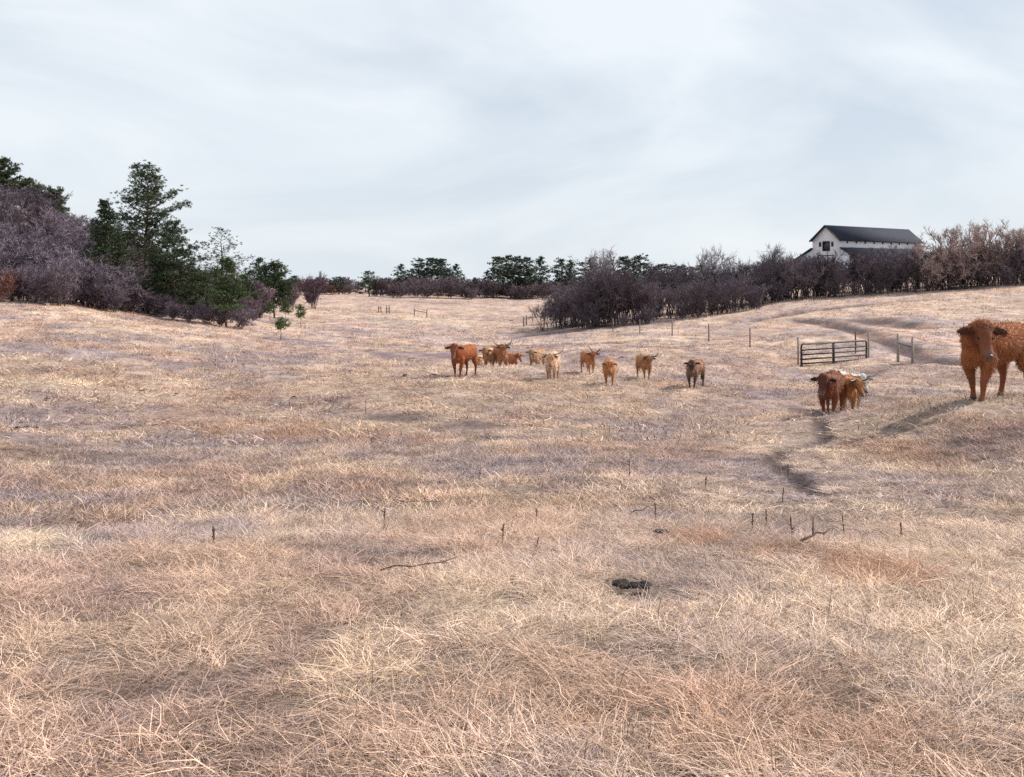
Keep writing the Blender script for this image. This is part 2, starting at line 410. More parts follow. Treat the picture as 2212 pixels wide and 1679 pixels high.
ground = link('ground', gme); tag(ground, kind='structure')

# ------------------------------------------------------------------ grass
gcol = bpy.data.collections.new('grass_tufts')
def blades(n, L, w, spread, lean, seed, curl=.6, seg=3):
    r = np.random.default_rng(seed)
    ang = r.uniform(0, 2 * math.pi, n); rad = spread * np.sqrt(r.uniform(0, 1, n))
    x0 = rad * np.cos(ang); y0 = rad * np.sin(ang)
    le = np.clip(r.normal(lean, .35, n), .05, 1.5); dirn = r.normal(0, .75, n) if lean > .9 else r.uniform(0, 2 * math.pi, n)
    ln = L * r.uniform(.5, 1.15, n)
    V = []; Qs = []; T = []; k = 0
    for q in range(n):
        p = np.array([x0[q], y0[q], -.01]); th = le[q]; d = dirn[q]; pts = [p.copy()]
        for s_ in range(seg):
            st = ln[q] / seg
            p = p + st * np.array([math.sin(th) * math.cos(d), math.sin(th) * math.sin(d), math.cos(th)])
            p[2] = max(p[2], .008 + .02 * r.random())
            th = min(th + curl * r.uniform(.2, 1.1), 1.75); d += r.normal(0, .35)
            pts.append(p.copy())
        side = r.uniform(0, math.pi); sv = np.array([math.cos(side), math.sin(side), r.uniform(-.4, .4)])
        for s_, pt in enumerate(pts):
            ww = w * (1 - .75 * s_ / seg)
            V.append(pt - sv * ww / 2); V.append(pt + sv * ww / 2); T += [s_ / seg, s_ / seg]
            if s_ < seg: Qs.append((k, k + 1, k + 3, k + 2))
            k += 2
    return np.array(V), np.array(Qs), np.array(T)
grm = bpy.data.materials.new('dry_grass_blade'); grm.use_nodes = True
t = grm.node_tree; b = t.nodes['Principled BSDF']; b.inputs['Roughness'].default_value = .75; b.inputs['Specular IOR Level'].default_value = .25
an = t.nodes.new('ShaderNodeAttribute'); an.attribute_name = 'gcol'; an.attribute_type = 'INSTANCER'
a2_ = t.nodes.new('ShaderNodeAttribute'); a2_.attribute_name = 'bl'
m = t.nodes.new('ShaderNodeMix'); m.data_type = 'RGBA'; m.blend_type = 'MULTIPLY'; m.inputs['Factor'].default_value = 1
t.links.new(an.outputs['Color'], m.inputs['A']); t.links.new(a2_.outputs['Color'], m.inputs['B'])
t.links.new(m.outputs['Result'], b.inputs['Base Color'])
tr = t.nodes.new('ShaderNodeBsdfTranslucent'); t.links.new(m.outputs['Result'], tr.inputs['Color'])
ms = t.nodes.new('ShaderNodeMixShader'); ms.inputs[0].default_value = .14
t.links.new(b.outputs[0], ms.inputs[1]); t.links.new(tr.outputs[0], ms.inputs[2]); t.links.new(ms.outputs[0], t.nodes['Material Output'].inputs[0])
specs = []   # name, n, L, w, spread, lean, curl, seg
for k in range(4): specs.append(('a', 36, .17, .0038, .11, 1.2, .36, 3))    # 0-3 near matted
for k in range(3): specs.append(('b', 18, .22, .0034, .06, .7, .38, 4))     # 4-6 near upright
for k in range(3): specs.append(('c', 34, .14, .006, .14, 1.05, .38, 2))      # 7-9 middle matted
for k in range(2): specs.append(('d', 20, .22, .006, .10, .5, .4, 2))        # 10-11 middle upright
for k in range(3): specs.append(('e', 20, .24, .022, .30, .8, .4, 2))       # 12-14 far
for k in range(2): specs.append(('f', 16, .30, .05, .60, .7, .4, 1))        # 15-16 very far
for k in range(2): specs.append(('g', 6, .34, .003, .07, .22, .12, 4))     # 17-18 tall seed stems
for k, (nm, n, L, w, sp, le, cu, sg) in enumerate(specs):
    V, Qs, T = blades(n, L, w, sp, le, 100 + k, cu, sg)
    r = np.random.default_rng(500 + k)
    bl = np.repeat(np.where(r.random(n) < .26, .42, 1.16) * np.clip(r.normal(1.0, .22, n), .5, 1.5), (sg + 1) * 2)
    hue = np.repeat(r.normal(0, .07, n), (sg + 1) * 2)
    C = np.stack([bl * (1 + hue * .3), bl, bl * (1 - hue)], -1)
    me = mesh_np('grass_tuft', V, quads=Qs, mats=[grm], attr={'bl': C})
    o = bpy.data.objects.new('tuft_%02d' % k, me); gcol.objects.link(o)

def grass_group():
    g = bpy.data.node_groups.new('grass', 'GeometryNodeTree')
    g.interface.new_socket('Geometry', in_out='INPUT', socket_type='NodeSocketGeometry')
    g.interface.new_socket('Geometry', in_out='OUTPUT', socket_type='NodeSocketGeometry')
    N = g.nodes.new; Lk = g.links.new
    gi = N('NodeGroupInput'); go = N('NodeGroupOutput')
    m2p = N('GeometryNodeMeshToPoints'); ci = N('GeometryNodeCollectionInfo'); ip = N('GeometryNodeInstanceOnPoints')
    ci.inputs['Collection'].default_value = gcol; ci.inputs['Separate Children'].default_value = True; ci.inputs['Reset Children'].default_value = True
    ip.inputs['Pick Instance'].default_value = True
    def na(nm, ty):
        n = N('GeometryNodeInputNamedAttribute'); n.data_type = ty; n.inputs['Name'].default_value = nm
        return [s for s in n.outputs if s.enabled and s.name == 'Attribute'][0]
    Lk(gi.outputs[0], m2p.inputs['Mesh']); Lk(m2p.outputs[0], ip.inputs['Points'])
    Lk(ci.outputs[0], ip.inputs['Instance']); Lk(na('kindex', 'INT'), ip.inputs['Instance Index'])
    Lk(na('rot', 'FLOAT_VECTOR'), ip.inputs['Rotation']); Lk(na('scl', 'FLOAT_VECTOR'), ip.inputs['Scale'])
    Lk(ip.outputs[0], go.inputs[0])
    return g
GG = grass_group()
def grass_object(name, x, y, kidx, scl, colr, label):
    n = len(x); z = height(x, y) - .004
    me = bpy.data.meshes.new(name); me.vertices.add(n); me.vertices.foreach_set('co', np.stack([x, y, z], -1).astype(np.float32).ravel())
    a_ = me.attributes.new('kindex', 'INT', 'POINT'); a_.data.foreach_set('value', kidx.astype(np.int32))
    a_ = me.attributes.new('rot', 'FLOAT_VECTOR', 'POINT'); e_ = .3
    gx = -(height(x, y + e_) - height(x, y - e_)) / (2 * e_); gy = (height(x + e_, y) - height(x - e_, y)) / (2 * e_)
    rot = np.stack([np.clip(-gx, -.7, .7) * .0 + rng.normal(0, .06, n), rng.normal(0, .06, n), comb(x, y) + rng.normal(0, 1.5, n)], -1)
    a_.data.foreach_set('vector', rot.astype(np.float32).ravel())
    a_ = me.attributes.new('scl', 'FLOAT_VECTOR', 'POINT'); a_.data.foreach_set('vector', scl.astype(np.float32).ravel())
    c = np.ones((n, 4), np.float32); c[:, :3] = colr
    a_ = me.attributes.new('gcol', 'FLOAT_COLOR', 'POINT'); a_.data.foreach_set('color', c.ravel())
    me.materials.append(grm)
    o = link(name, me); md = o.modifiers.new('grass', 'NODES'); md.node_group = GG
    tag(o, kind='stuff')
    return o
def ring_pts(r0, r1, dens, half=.66):
    area = half * (r1 * r1 - r0 * r0); n = int(area * dens)
    r = np.sqrt(rng.uniform(r0 * r0, r1 * r1, n)); a_ = rng.uniform(-half, half, n)
    return r * np.sin(a_), r * np.cos(a_)
CLEAR = [(*on_ground(1376, 1284), .20), (*on_ground(1345, 1284), .12)]
def clear_of(x, y):
    k = np.ones(len(x), bool)
    for cx_, cy_, cr_ in CLEAR: k &= np.hypot(x - cx_, y - cy_ + .06) > cr_
    return k
PX, PY, PK, PS, PC, PR = [], [], [], [], [], []
def comb(x, y): return fbm(x * .45, y * .45, 77, 2) * 8.0
def sow(r0, r1, dens, kinds_flat, kinds_up, upf, sz=(.7, 1.3), half=.66):
    x, y = ring_pts(r0, r1, dens, half)
    c, M = ground_col(x, y, rng.normal(0, .22, len(x)))
    clump = fbm(x * 2.2, y * 2.2, 91, 3); big = fbm(x * .5, y * .5, 95, 3)
    if r1 < 19: clump = .45 * clump + .55 * fbm(x * 6.5, y * 6.5, 97, 2)
    keep = (rng.random(len(x)) > np.clip(M['bare'] * 1.15 + np.clip(.51 - clump, 0, 1) * 4.6, 0, .96)) & clear_of(x, y)
    if r0 >= 36: keep &= (M['bare'] < .3) & (M['dark'] < .5)
    x, y, c, clump, big = x[keep], y[keep], c[keep], clump[keep], big[keep]; M = {k: v[keep] for k, v in M.items()}
    n = len(x)
    up = rng.random(n) < np.clip(upf + M['rust'] * .5 + (big - .5) * 1.2, .02, .95)
    k = np.where(up, rng.choice(kinds_up, n), rng.choice(kinds_flat, n))
    s = rng.uniform(*sz, n) * (.45 + clump * 1.15) * (1 - .45 * M['bare']) * (1 - .3 * M['dark'])
    hz_ = s * rng.uniform(.5, 1.0, n) * np.where(up, .8, .75)
    tr_ = np.minimum(seg_dist(x, y, trail) / 2.2, seg_dist(x, y, LINES[1][0]) / 3.5); hz_ = hz_ * (.3 + .7 * sstep(.15, 1, tr_)) * np.where(np.hypot(x, y) > 9, .85, 1)
    c = c * np.clip(rng.normal(1.0, .18, n) * (.45 + 1.1 * clump), .5, 1.5)[:, None]
    PX.append(x); PY.append(y); PK.append(k); PS.append(np.stack([s, s, hz_], -1)); PC.append(c)
sow(1.6, 4.5, 560, [0, 1, 2, 3], [4, 5, 6], .12)
sow(4.5, 9, 380, [0, 1, 2, 3], [4, 5, 6], .14)
sow(9, 18, 130, [7, 8, 9], [10, 11], .15)
sow(18, 36, 32, [7, 8, 9, 12], [10, 11], .2, (.8, 1.4))
sow(36, 75, 5, [12, 13, 14], [12, 13, 14], .3, (.8, 1.4), .60)
sow(75, 150, .9, [15, 16, 13], [15, 16], .3, (.7, 1.3), .58)
sow(150, 290, .18, [15, 16], [15, 16], .3, (.8, 1.4), .52)
def litter(r0, r1, dens, kinds, sc):
    x, y = ring_pts(r0, r1, dens); c, M = ground_col(x, y, rng.normal(0, .3, len(x))); k = clear_of(x, y) & (rng.random(len(x)) > M['bare'] * .75); x, y, c = x[k], y[k], c[k]; n = len(x)
    s = rng.uniform(.5, 1.0, n) * sc
    PX.append(x); PY.append(y); PK.append(rng.choice(kinds, n)); PS.append(np.stack([s, s, s * .4], -1)); PC.append(c * rng.uniform(.3, .65, (n, 1)))
litter(1.8, 7, 260, [0, 1, 2, 3], .8); litter(7, 18, 80, [7, 8, 9], .9)
grass = grass_object('dry_grass', np.concatenate(PX), np.concatenate(PY), np.concatenate(PK), np.concatenate(PS), np.concatenate(PC), '')
PX, PY, PK, PS, PC = [], [], [], [], []
def sow_tall(r0, r1, dens):
    x, y = ring_pts(r0, r1, dens); c, M = ground_col(x, y)
    pr = np.clip(M['rust'] * 1.1 + (fbm(x * .6, y * .6, 99, 3) - .52) * 2.0, 0, 1); k = rng.random(len(x)) < pr
    x, y, c = x[k], y[k], c[k]; n = len(x)
    mixr = rng.uniform(.2, .8, n)[:, None]; c = c * (1 - mixr) + PAL['rust'] * 1.15 * mixr
    s = rng.uniform(.6, 1.15, n); wd = np.clip(np.hypot(x, y) / 7, 1, 4)
    PX.append(x); PY.append(y); PK.append(rng.choice([17, 18], n)); PS.append(np.stack([s * wd, s * wd, s * .95], -1)); PC.append(c)
sow_tall(2, 9, 12); sow_tall(9, 22, 6); sow_tall(22, 50, 2.0)
grass2 = grass_object('seed_stems', np.concatenate(PX), np.concatenate(PY), np.concatenate(PK), np.concatenate(PS), np.concatenate(PC), '')

# ------------------------------------------------------------------ woody plants
bark_oak = mat('oak_bark', (.115, .088, .085), noise=(3, (.06, .047, .05), .4, .65))
twig_oak = mat('oak_twigs', (.15, .118, .135), attr='tint', vary=.38)
bark_pine = mat('pine_bark', (.13, .085, .065), noise=(2.5, (.05, .036, .032), .4, .65))
needle = mat('pine_needles', (.05, .075, .03), attr='tint', vary=.15, rough=.6, spec=.3)

def unit(v): return v / (np.linalg.norm(v) + 1e-9)
def ribbons(mb, P0, P1, w0, w1, col):
    """many thin flat twigs at once, each a crossed pair of slivers"""
    P0 = np.asarray(P0); P1 = np.asarray(P1); n = len(P0)
    d = P1 - P0; d /= np.linalg.norm(d, axis=1)[:, None] + 1e-9
    r = rng.normal(size=(n, 3)); s = np.cross(d, r); s /= np.linalg.norm(s, axis=1)[:, None] + 1e-9
    w0 = np.broadcast_to(w0, (n,))[:, None]; w1 = np.broadcast_to(w1, (n,))[:, None]
    V = np.stack([P0 - s * w0 / 2, P0 + s * w0 / 2, P1 + s * w1 / 2, P1 - s * w1 / 2], 1).reshape(-1, 3)
    mb.add(V, np.arange(n * 4).reshape(n, 4), col=np.repeat(np.asarray(col).reshape(-1, 3) if np.ndim(col) == 2 else np.tile(col, (n, 1)), 4, 0))

def bare_plant(seed, H, R, stems, ntw=9, base=.25, tw=.03, col=(.15, .118, .135), stem_r=.06, low=.3, lift=.5, open_=1.0):
    """bare oak: trunk mesh (stems and boughs), crown mesh (twigs)"""
    r = np.random.default_rng(seed); T = MB(); C = MB(); a0, a1, cl = [], [], []
    for s_ in range(stems):
        th = 2 * math.pi * (s_ + r.random()) / stems; bx = base * r.random(); p = np.array([bx * math.cos(th), bx * math.sin(th), -.15])
        out_ = R * r.uniform(.15, .8) * (0 if stems == 1 else 1); h = H * r.uniform(.62, .9)
        n = 7; pts = [p]
        for q in range(1, n + 1):
            f = q / n; w = r.normal(0, .05 * H / 3, 3); w[2] = 0
            pts.append(np.array([p[0] + out_ * f ** 1.4 * math.cos(th), p[1] + out_ * f ** 1.4 * math.sin(th), h * f]) + w)
        pts = np.array(pts); rad = stem_r * r.uniform(.7, 1.2) * np.linspace(1, .3, n + 1); T.tube(pts, rad, 5)
        for q in range(int(6 * open_) + 3):
            f = r.uniform(low, 1.0); i0 = min(int(f * n), n - 1); st = pts[i0] + (pts[i0 + 1] - pts[i0]) * (f * n - i0)
            th2 = r.uniform(0, 2 * math.pi); env = math.sqrt(max(.05, 1 - ((st[2] / H) - .45) ** 2 / .36))
            L = R * r.uniform(.35, .75) * env; dr = unit(np.array([math.cos(th2), math.sin(th2), lift * r.uniform(.5, 2.0)]))
            b1 = [st]; dd = dr.copy()
            for k in range(4):
                dd = unit(dd + r.normal(0, .18, 3) + np.array([0, 0, .10])); b1.append(b1[-1] + dd * L / 4)
            b1 = np.array(b1); T.tube(b1, stem_r * .38 * np.linspace(1, .35, 5), 4, cap=False)
            for k in range(6):
                f2 = r.uniform(.2, 1); i1 = min(int(f2 * 4), 3); s2 = b1[i1] + (b1[i1 + 1] - b1[i1]) * (f2 * 4 - i1)
                d2 = unit(unit(b1[-1] - b1[0]) + r.normal(0, .6, 3) + np.array([0, 0, .35])); L2 = L * r.uniform(.35, .7)
                e2 = s2 + d2 * L2
                cc = np.array(col) * r.uniform(.75, 1.25)
                a0.append(s2); a1.append(e2); cl.append((tw * 1.3, tw * .7, *cc))
                for w_ in range(ntw):
                    f3 = r.uniform(.1, 1); s3 = s2 + (e2 - s2) * f3; d3 = unit(d2 + r.normal(0, .7, 3) + np.array([0, 0, .3]))
                    l3 = r.uniform(.12, .45) * (.6 + H * .12); e3 = s3 + d3 * l3
                    a0.append(s3); a1.append(e3); cl.append((tw, tw * .35, *(cc * r.uniform(.85, 1.2))))
    cl = np.array(cl); ribbons(C, a0, a1, cl[:, 0], cl[:, 1], cl[:, 2:])
    return T.mesh('trunk', [bark_oak], True), C.mesh('crown', [twig_oak])

def joined(pair, name):
    """both meshes as one, for far copies too small to show parts"""
    vs, qs, ts, cs, mi = [], [], [], [], []; off = 0; me = bpy.data.meshes.new(name)
    import bmesh
    bm = bmesh.new()
    bm.from_mesh(pair[0]); n0 = len(bm.faces)
    bm.from_mesh(pair[1]); bm.faces.ensure_lookup_table()
    for k, f in enumerate(bm.faces): f.material_index = 0 if k < n0 else 1
    bm.to_mesh(me); bm.free(); me.materials.append(pair[0].materials[0]); me.materials.append(pair[1].materials[0])
    return me

PURP = (.175, .14, .168); DARKP = (.135, .105, .125); RED = (.17, .088, .072); GREYT = (.30, .265, .29)
shrubs = [bare_plant(20 + k, r_, s_, st, 8, .35, .034, PURP, .04, .1, .8) for k, (r_, s_, st) in enumerate([(2.6, 1.5, 6), (3.2, 1.8, 7), (2.2, 1.6, 6), (3.6, 1.7, 6), (2.9, 2.0, 7)])]
shrub_far = [joined(p, 'oak_shrub') for p in shrubs]
thick = [bare_plant(40 + k, h_, s_, st, 7, 1.1, .036, DARKP, .07, [.38, .22, .45, .3, .15][k], .5) for k, (h_, s_, st) in enumerate([(5.2, 2.4, 6), (5.8, 2.7, 7), (4.6, 2.3, 6), (6.2, 2.4, 5), (5.0, 2.9, 7)])]
tallb = [bare_plant(60 + k, h_, s_, st, 6, .25, .034, GREYT, .10, .3, .95, 1.5) for k, (h_, s_, st) in enumerate([(8.0, 2.6, 4), (7.4, 2.9, 5), (8.4, 2.4, 3)])]
redsh = [bare_plant(80 + k, 2.8, 1.9, 6, 10, .4, .05, RED, .04, .1, .7) for k in range(2)]
farsh = [joined(bare_plant(90 + k, h_, 2.6, 6, 7, .6, .08, (.15, .115, .13), .05, .08, .7), 'oak_shrub') for k, h_ in enumerate([4.0, 3.4, 4.6])]
farred = [joined(bare_plant(95 + k, 3.2, 2.6, 6, 7, .6, .08, RED, .05, .08, .7), 'oak_shrub') for k in range(2)]

def plant(name, pair, x, y, label, cat, group, sc=1.0, rz=None, sink=0.05, flat=1.0):
    z = hz1(x, y) - sink; rz = random.uniform(0, 6.28) if rz is None else rz
    if isinstance(pair, tuple):
        o = empty(name, (x, y, z), rz, (sc * flat, sc * flat, sc))
        for nm, me in zip(('trunk', 'crown'), pair): link(nm, me, o)
    else:
        o = link(name, pair, None, (x, y, z), rz); o.scale = (sc * flat, sc * flat, sc)
    return tag(o, label, cat, group)

def pine(seed, H, cb, prof_, dens=1.0, puffn=14, nl=.22, nw=.045, green=(.040, .066, .030), trunk_r=None, lean=0.0, upc=.12, gap=.0, pad=1.0):
    """ponderosa: trunk mesh with limbs, crown mesh of needle tufts; prof_(f) = crown radius at height fraction f"""
    r = np.random.default_rng(seed); T = MB(); tr_ = trunk_r or H * .017
    n = 10; pts = np.array([[lean * H * (q / n) ** 2 + r.normal(0, .01 * H) * (q > 0), r.normal(0, .01 * H) * (q > 0), H * .985 * q / n - .2 * (q == 0)] for q in range(n + 1)])
    T.tube(pts, tr_ * np.linspace(1.1, .12, n + 1), 7)
    cen, pc, psz = [], [], []
    nb = int(H * 6.0 * dens)
    for q in range(nb):
        f = cb + (1 - cb) * (q + r.random()) / nb; i0 = min(int(f / .985 * n), n - 1); st = pts[i0] + (pts[i0 + 1] - pts[i0]) * min(f / .985 * n - i0, 1)
        if r.random() < gap: continue
        R = 1.18 * prof_((f - cb) / (1 - cb)) * r.uniform(.6, 1.12); th = q * 2.4 + r.normal(0, .4)
        dr = np.array([math.cos(th), math.sin(th), r.uniform(-.15, .15) + .5 * max(0, f - .7) / .3])
        b1 = [st]; dd = unit(dr)
        for k in range(5):
            dd = unit(dd + np.array([0, 0, upc]) + r.normal(0, .09, 3)); b1.append(b1[-1] + dd * R / 5)
        b1 = np.array(b1); T.tube(b1, max(.015, tr_ * .28) * np.linspace(1, .25, 6) * (.5 + .5 * R / 2.5), 4, cap=False)
        m_ = max(2, int((R * 2.6 + 1) * dens)); lat = unit(np.cross(b1[-1] - b1[0], [0, 0, 1.0]))
        for k in range(m_):
            g = 1.0 if k == 0 else (.25 + .75 * r.random()) if R > .7 else r.uniform(.3, 1.0)
            i1 = min(int(g * 5), 4); p = b1[i1] + (b1[i1 + 1] - b1[i1]) * (g * 5 - i1)
            c = p + lat * r.normal(0, .22) * R * g + np.array([0, 0, .08 + r.normal(0, .06)])
            T.tube(np.array([p, (p + c) / 2 + r.normal(0, .02, 3), c]), .014, 3, cap=False)
            br_ = r.uniform(.65, 1.35); pr = r.uniform(.20, .36) * (1 if R > .7 else .55)
            for z_ in range(int(r.integers(5, 10) * pad)):
                cen.append(c + r.normal(0, 1, 3) * np.array([pr, pr, pr * .42])); pc.append(br_ * r.uniform(.8, 1.25)); psz.append(r.uniform(.6, 1.0))
    cen = np.array(cen); N = len(cen); K = puffn
    d = r.normal(size=(N, K, 3)); d /= np.linalg.norm(d, axis=2)[..., None]; d[..., 2] = d[..., 2] * .8 + .25
    sz = np.array(psz)[:, None, None]
    P0 = cen[:, None] + d * .03; P1 = cen[:, None] + d * nl * sz * r.uniform(.7, 1.1, (N, K, 1))
    g1 = np.array(green); br = np.array(pc)[:, None, None] * r.uniform(.75, 1.25, (N, K, 1))
    yl = r.uniform(0, 1, (N, 1, 1)) ** 3
    C = (g1 * (1 - yl * .5) + np.array((.10, .10, .035)) * yl * .5) * br
    mb = MB(); ribbons(mb, P0.reshape(-1, 3), P1.reshape(-1, 3), nw, nw * .5, C.reshape(-1, 3))
    return T.mesh('trunk', [bark_pine], True), mb.mesh('crown', [needle])

# ---- pines at the left, one by one
def pine_at(px, D, top, label, cb, prof_, **k):
    x, y = at(px, D); z0 = hz1(x, y); ztop = EYE + (YH - top) / F * D
    m = pine(int(px * 7 + D), ztop - z0, cb, prof_, **k)
    return plant('pine_tree', m, x, y, label, 'pine tree', 'pines beside the left hillside', 1.0, random.choice([0, .6, 2.2]), .1)
pk = lambda mx_, s=.25, e_=.9: (lambda f: mx_ * (min(1, (f + .12) / s) if f < s else max(.10, (1 - (f - s) / (1 - s)) ** e_)))
pine_at(316, 85, 364, 'tallest pine of the left clump, broad layered crown above bare lower trunk', .30, lambda f: 2.75 * (.80 + .20 * math.sin(f * 15)) * (1 - f ** 3.4) * (.75 + .25 * min(1, f * 6)) + .45, dens=1.0, upc=.16)
pine_at(228, 76, 436, 'dark pine with narrow pointed top left of the tallest pine', .14, lambda f: 2.5 * (1 - f) ** 1.0 + .18, dens=1.2, upc=.2)
pine_at(376, 72, 484, 'full dark green pine touching right side of the tallest pine', .14, lambda f: 2.5 * (1 - f ** 1.6) * (.7 + .3 * min(1, f * 5)) + .3, dens=1.2)
pine_at(478, 79, 497, 'thin see-through pine with open crown right of the dark pines', .30, lambda f: 2.75 * (1 - f) ** .8 * (.6 + .4 * min(1, f * 4)) + .25, dens=.9, puffn=8, pad=.5, nl=.18, green=(.05, .062, .045))
pine_at(489, 70, 562, 'smaller bright green pine in front of the see-through pine', .24, lambda f: 1.55 * (1 - f) ** .8 + .15, dens=1.25, green=(.062, .10, .040))
pine_at(430, 77, 590, 'low dark pine filling the gap below the see-through pine', .12, lambda f: 1.7 * (1 - f) ** .7 + .2, dens=1.3, green=(.045, .075, .033))
pine_at(592, 96, 576, 'round topped dark pine at right end of the left tree line', .22, lambda f: 1.75 * math.sqrt(max(0, 1 - f ** 2)) * (.7 + .3 * min(1, 3 * f)) + .2, dens=1.5)
pine_at(556, 100, 560, 'small hazy pine showing behind the round topped pine', .2, lambda f: 1.4 * (1 - f) ** .7 + .2, dens=1.0, green=(.05, .07, .045))
pine_at(525, 90, 598, 'dark pine low between the see-through pine and the round topped pine', .15, lambda f: 1.9 * (1 - f) ** .7 + .2, dens=1.3)
pine_at(345, 74, 560, 'dark bushy pine at the foot of the tallest pine', .12, lambda f: 1.7 * (1 - f) ** .7 + .2, dens=1.3)
pine_at(10, 132, 348, 'pine at the top of the left hillside, cut by the picture edge', .1, lambda f: 2.7 * (1 - f) ** .6 + .3, dens=1.2, nl=.3, nw=.06, green=(.048, .075, .03))
pine_at(60, 135, 390, 'olive green pine just below the hilltop pine on the skyline', .1, lambda f: 1.7 * (1 - f) ** .6 + .3, dens=1.2, nl=.3, nw=.06, green=(.06, .08, .03))
pine_at(84, 134, 405, 'middle pine of the row stepping down the left skyline', .1, lambda f: 1.6 * (1 - f) ** .6 + .3, dens=1.2, nl=.3, nw=.06, green=(.055, .08, .03))
pine_at(116, 132, 414, 'lowest round pine on the left skyline above purple brush', .12, lambda f: 1.9 * (1 - f) ** .45 + .3, dens=1.3, nl=.3, nw=.06, green=(.05, .075, .035))
for px, py, top, lab in [(617, 700, 655, 'young pine with bushy head, left one of the two larger saplings'), (650, 707, 664, 'young pine sapling standing furthest right in the grass'), (607, 736, 693, 'smallest pine sapling, nearest in the grass'), (583, 695, 658, 'thin pine sapling beside the purple shrub')]:
    x, y = on_ground(px, py); H = (py - top) / F * y
    m = pine(px, H, .48, lambda f: .40 * (1 - f * .7) + .05, dens=1.6, puffn=14, nl=.13, nw=.03, green=(.085, .13, .04), trunk_r=.03)
    plant('pine_sapling', m, x, y, lab, 'sapling', 'pine saplings in the grass')

# ---- background pines on the far rise
bgp = [pine(300 + k, 8.0, cb_, pf, dens=.8, puffn=8, pad=.6, nl=.38, nw=.12, green=(.040, .068, .042)) for k, (cb_, pf) in enumerate([
    (.30, lambda f: 1.9 * math.sqrt(max(0, 1 - f ** 2)) * (.6 + .4 * min(1, 3 * f)) + .2),
    (.12, lambda f: 2.2 * (1 - f) ** .6 + .2), (.42, lambda f: 1.7 * math.sqrt(max(0, 1 - f ** 2)) + .2), (.15, lambda f: 1.9 * (1 - f) ** .8 + .25)])]
for px, top, D, k, wd, lab in [
    (636, 597, 262, 2, .8, 'tiny distant pine just right of the left tree line'), (688, 600, 265, 1, .8, 'small pine behind the rusty brush'), (732, 600, 250, 0, 1.1, 'small dark pine right of the rusty brush'),
    (797, 587, 240, 1, 1.0, 'lone rounded pine at the low point of the skyline'), (866, 573, 275, 3, 1.0, 'left pine of the far middle grove'), (906, 563, 278, 0, 1.0, 'pine with broad head second from left in the middle grove'),
    (934, 561, 280, 2, 1.0, 'high headed pine at centre of the middle grove'), (952, 563, 276, 2, .9, 'pine right of centre in the middle grove, trunk showing'), (967, 581, 270, 1, 1.0, 'lower pine near the right of the middle grove'),
    (985, 573, 272, 3, 1.0, 'rightmost pine of the middle grove, sloping right side'), (888, 583, 272, 1, .8, 'low pine between the left pines of the middle grove'), (1027, 601, 255, 1, .9, 'low green conifer bush right of the middle grove'), (1053, 586, 270, 3, .7, 'small pointed pine left of the dense grove'),
    (1077, 559, 272, 2, 1.0, 'bare stemmed pine at left of the dense grove'), (1103, 555, 255, 1, 1.2, 'widest dark pine of the dense grove'), (1121, 557, 258, 1, 1.1, 'dark pine at middle of the dense grove'), (1136, 559, 256, 1, 1.1, 'dark pine right of middle in the dense grove'), (1167, 558, 262, 3, 1.1, 'rightmost tall pine of the dense grove'),
    (1213, 564, 262, 0, 1.0, 'left pine of the pair above the purple thicket'), (1234, 565, 262, 3, .9, 'right pine of the pair above the purple thicket'),
    (1275, 560, 150, 3, 1.2, 'pine half hidden behind the left of the purple thicket'), (1353, 558, 150, 1, 1.1, 'flat topped dark pine behind the thicket'), (1380, 558, 155, 0, .9, 'small pine right of the flat topped one behind the thicket'),
    (1438, 573, 150, 1, 1.5, 'dark evergreen behind the thicket, left of the three low ones'), (1478, 576, 150, 1, 1.3, 'dark evergreen behind the thicket, middle of the three low ones'), (1512, 575, 150, 1, 1.3, 'dark evergreen behind the thicket, right of the three low ones'), (1415, 580, 150, 3, 1.4, 'dark evergreen behind the thicket just right of its highest dome')]:
    x, y = at(px, D); z0 = hz1(x, y); H = EYE + (YH - top) / F * D - z0
    plant('pine_tree', bgp[k], x, y, lab, 'pine tree', 'distant pines on the skyline', H / 8.0, None, .1, wd * 8.0 / H * (1.0 if H > 6 else .85) * (H / 8) ** .3 * 1.5)

# ---- left hillside brush
def frand(a_, b_): return random.uniform(a_, b_)
edge = [(-120, 640), (0, 650), (60, 655), (130, 660), (200, 668), (330, 683), (400, 690), (450, 695), (520, 698)]
cnt = 0
for px in np.arange(-110, 535, 17):
    py = np.interp(px, *zip(*edge)) + frand(-7, 2); x, y = on_ground(px, py)
    sc = .75 if px < 200 else (.66 if px < 290 else .46)
    if px > 290: y += frand(-1, 5)
    if px > 290 and random.random() < .3: continue
    l_ = 'leafless purple grey oak shrub at the foot of the hillside, left of the pines' if px < 180 else 'low leafless purple shrub at the foot of the left pine clump'
    plant('oak_shrub', random.choice(shrubs), x, y, l_, 'shrub', 'oak shrubs left of the pines' if px < 180 else 'oak shrubs below the pine clump', sc * (frand(.75, 1.15) if px < 290 else frand(.5, 1.35)), flat=1.05 if px < 290 else frand(.8, 1.4))
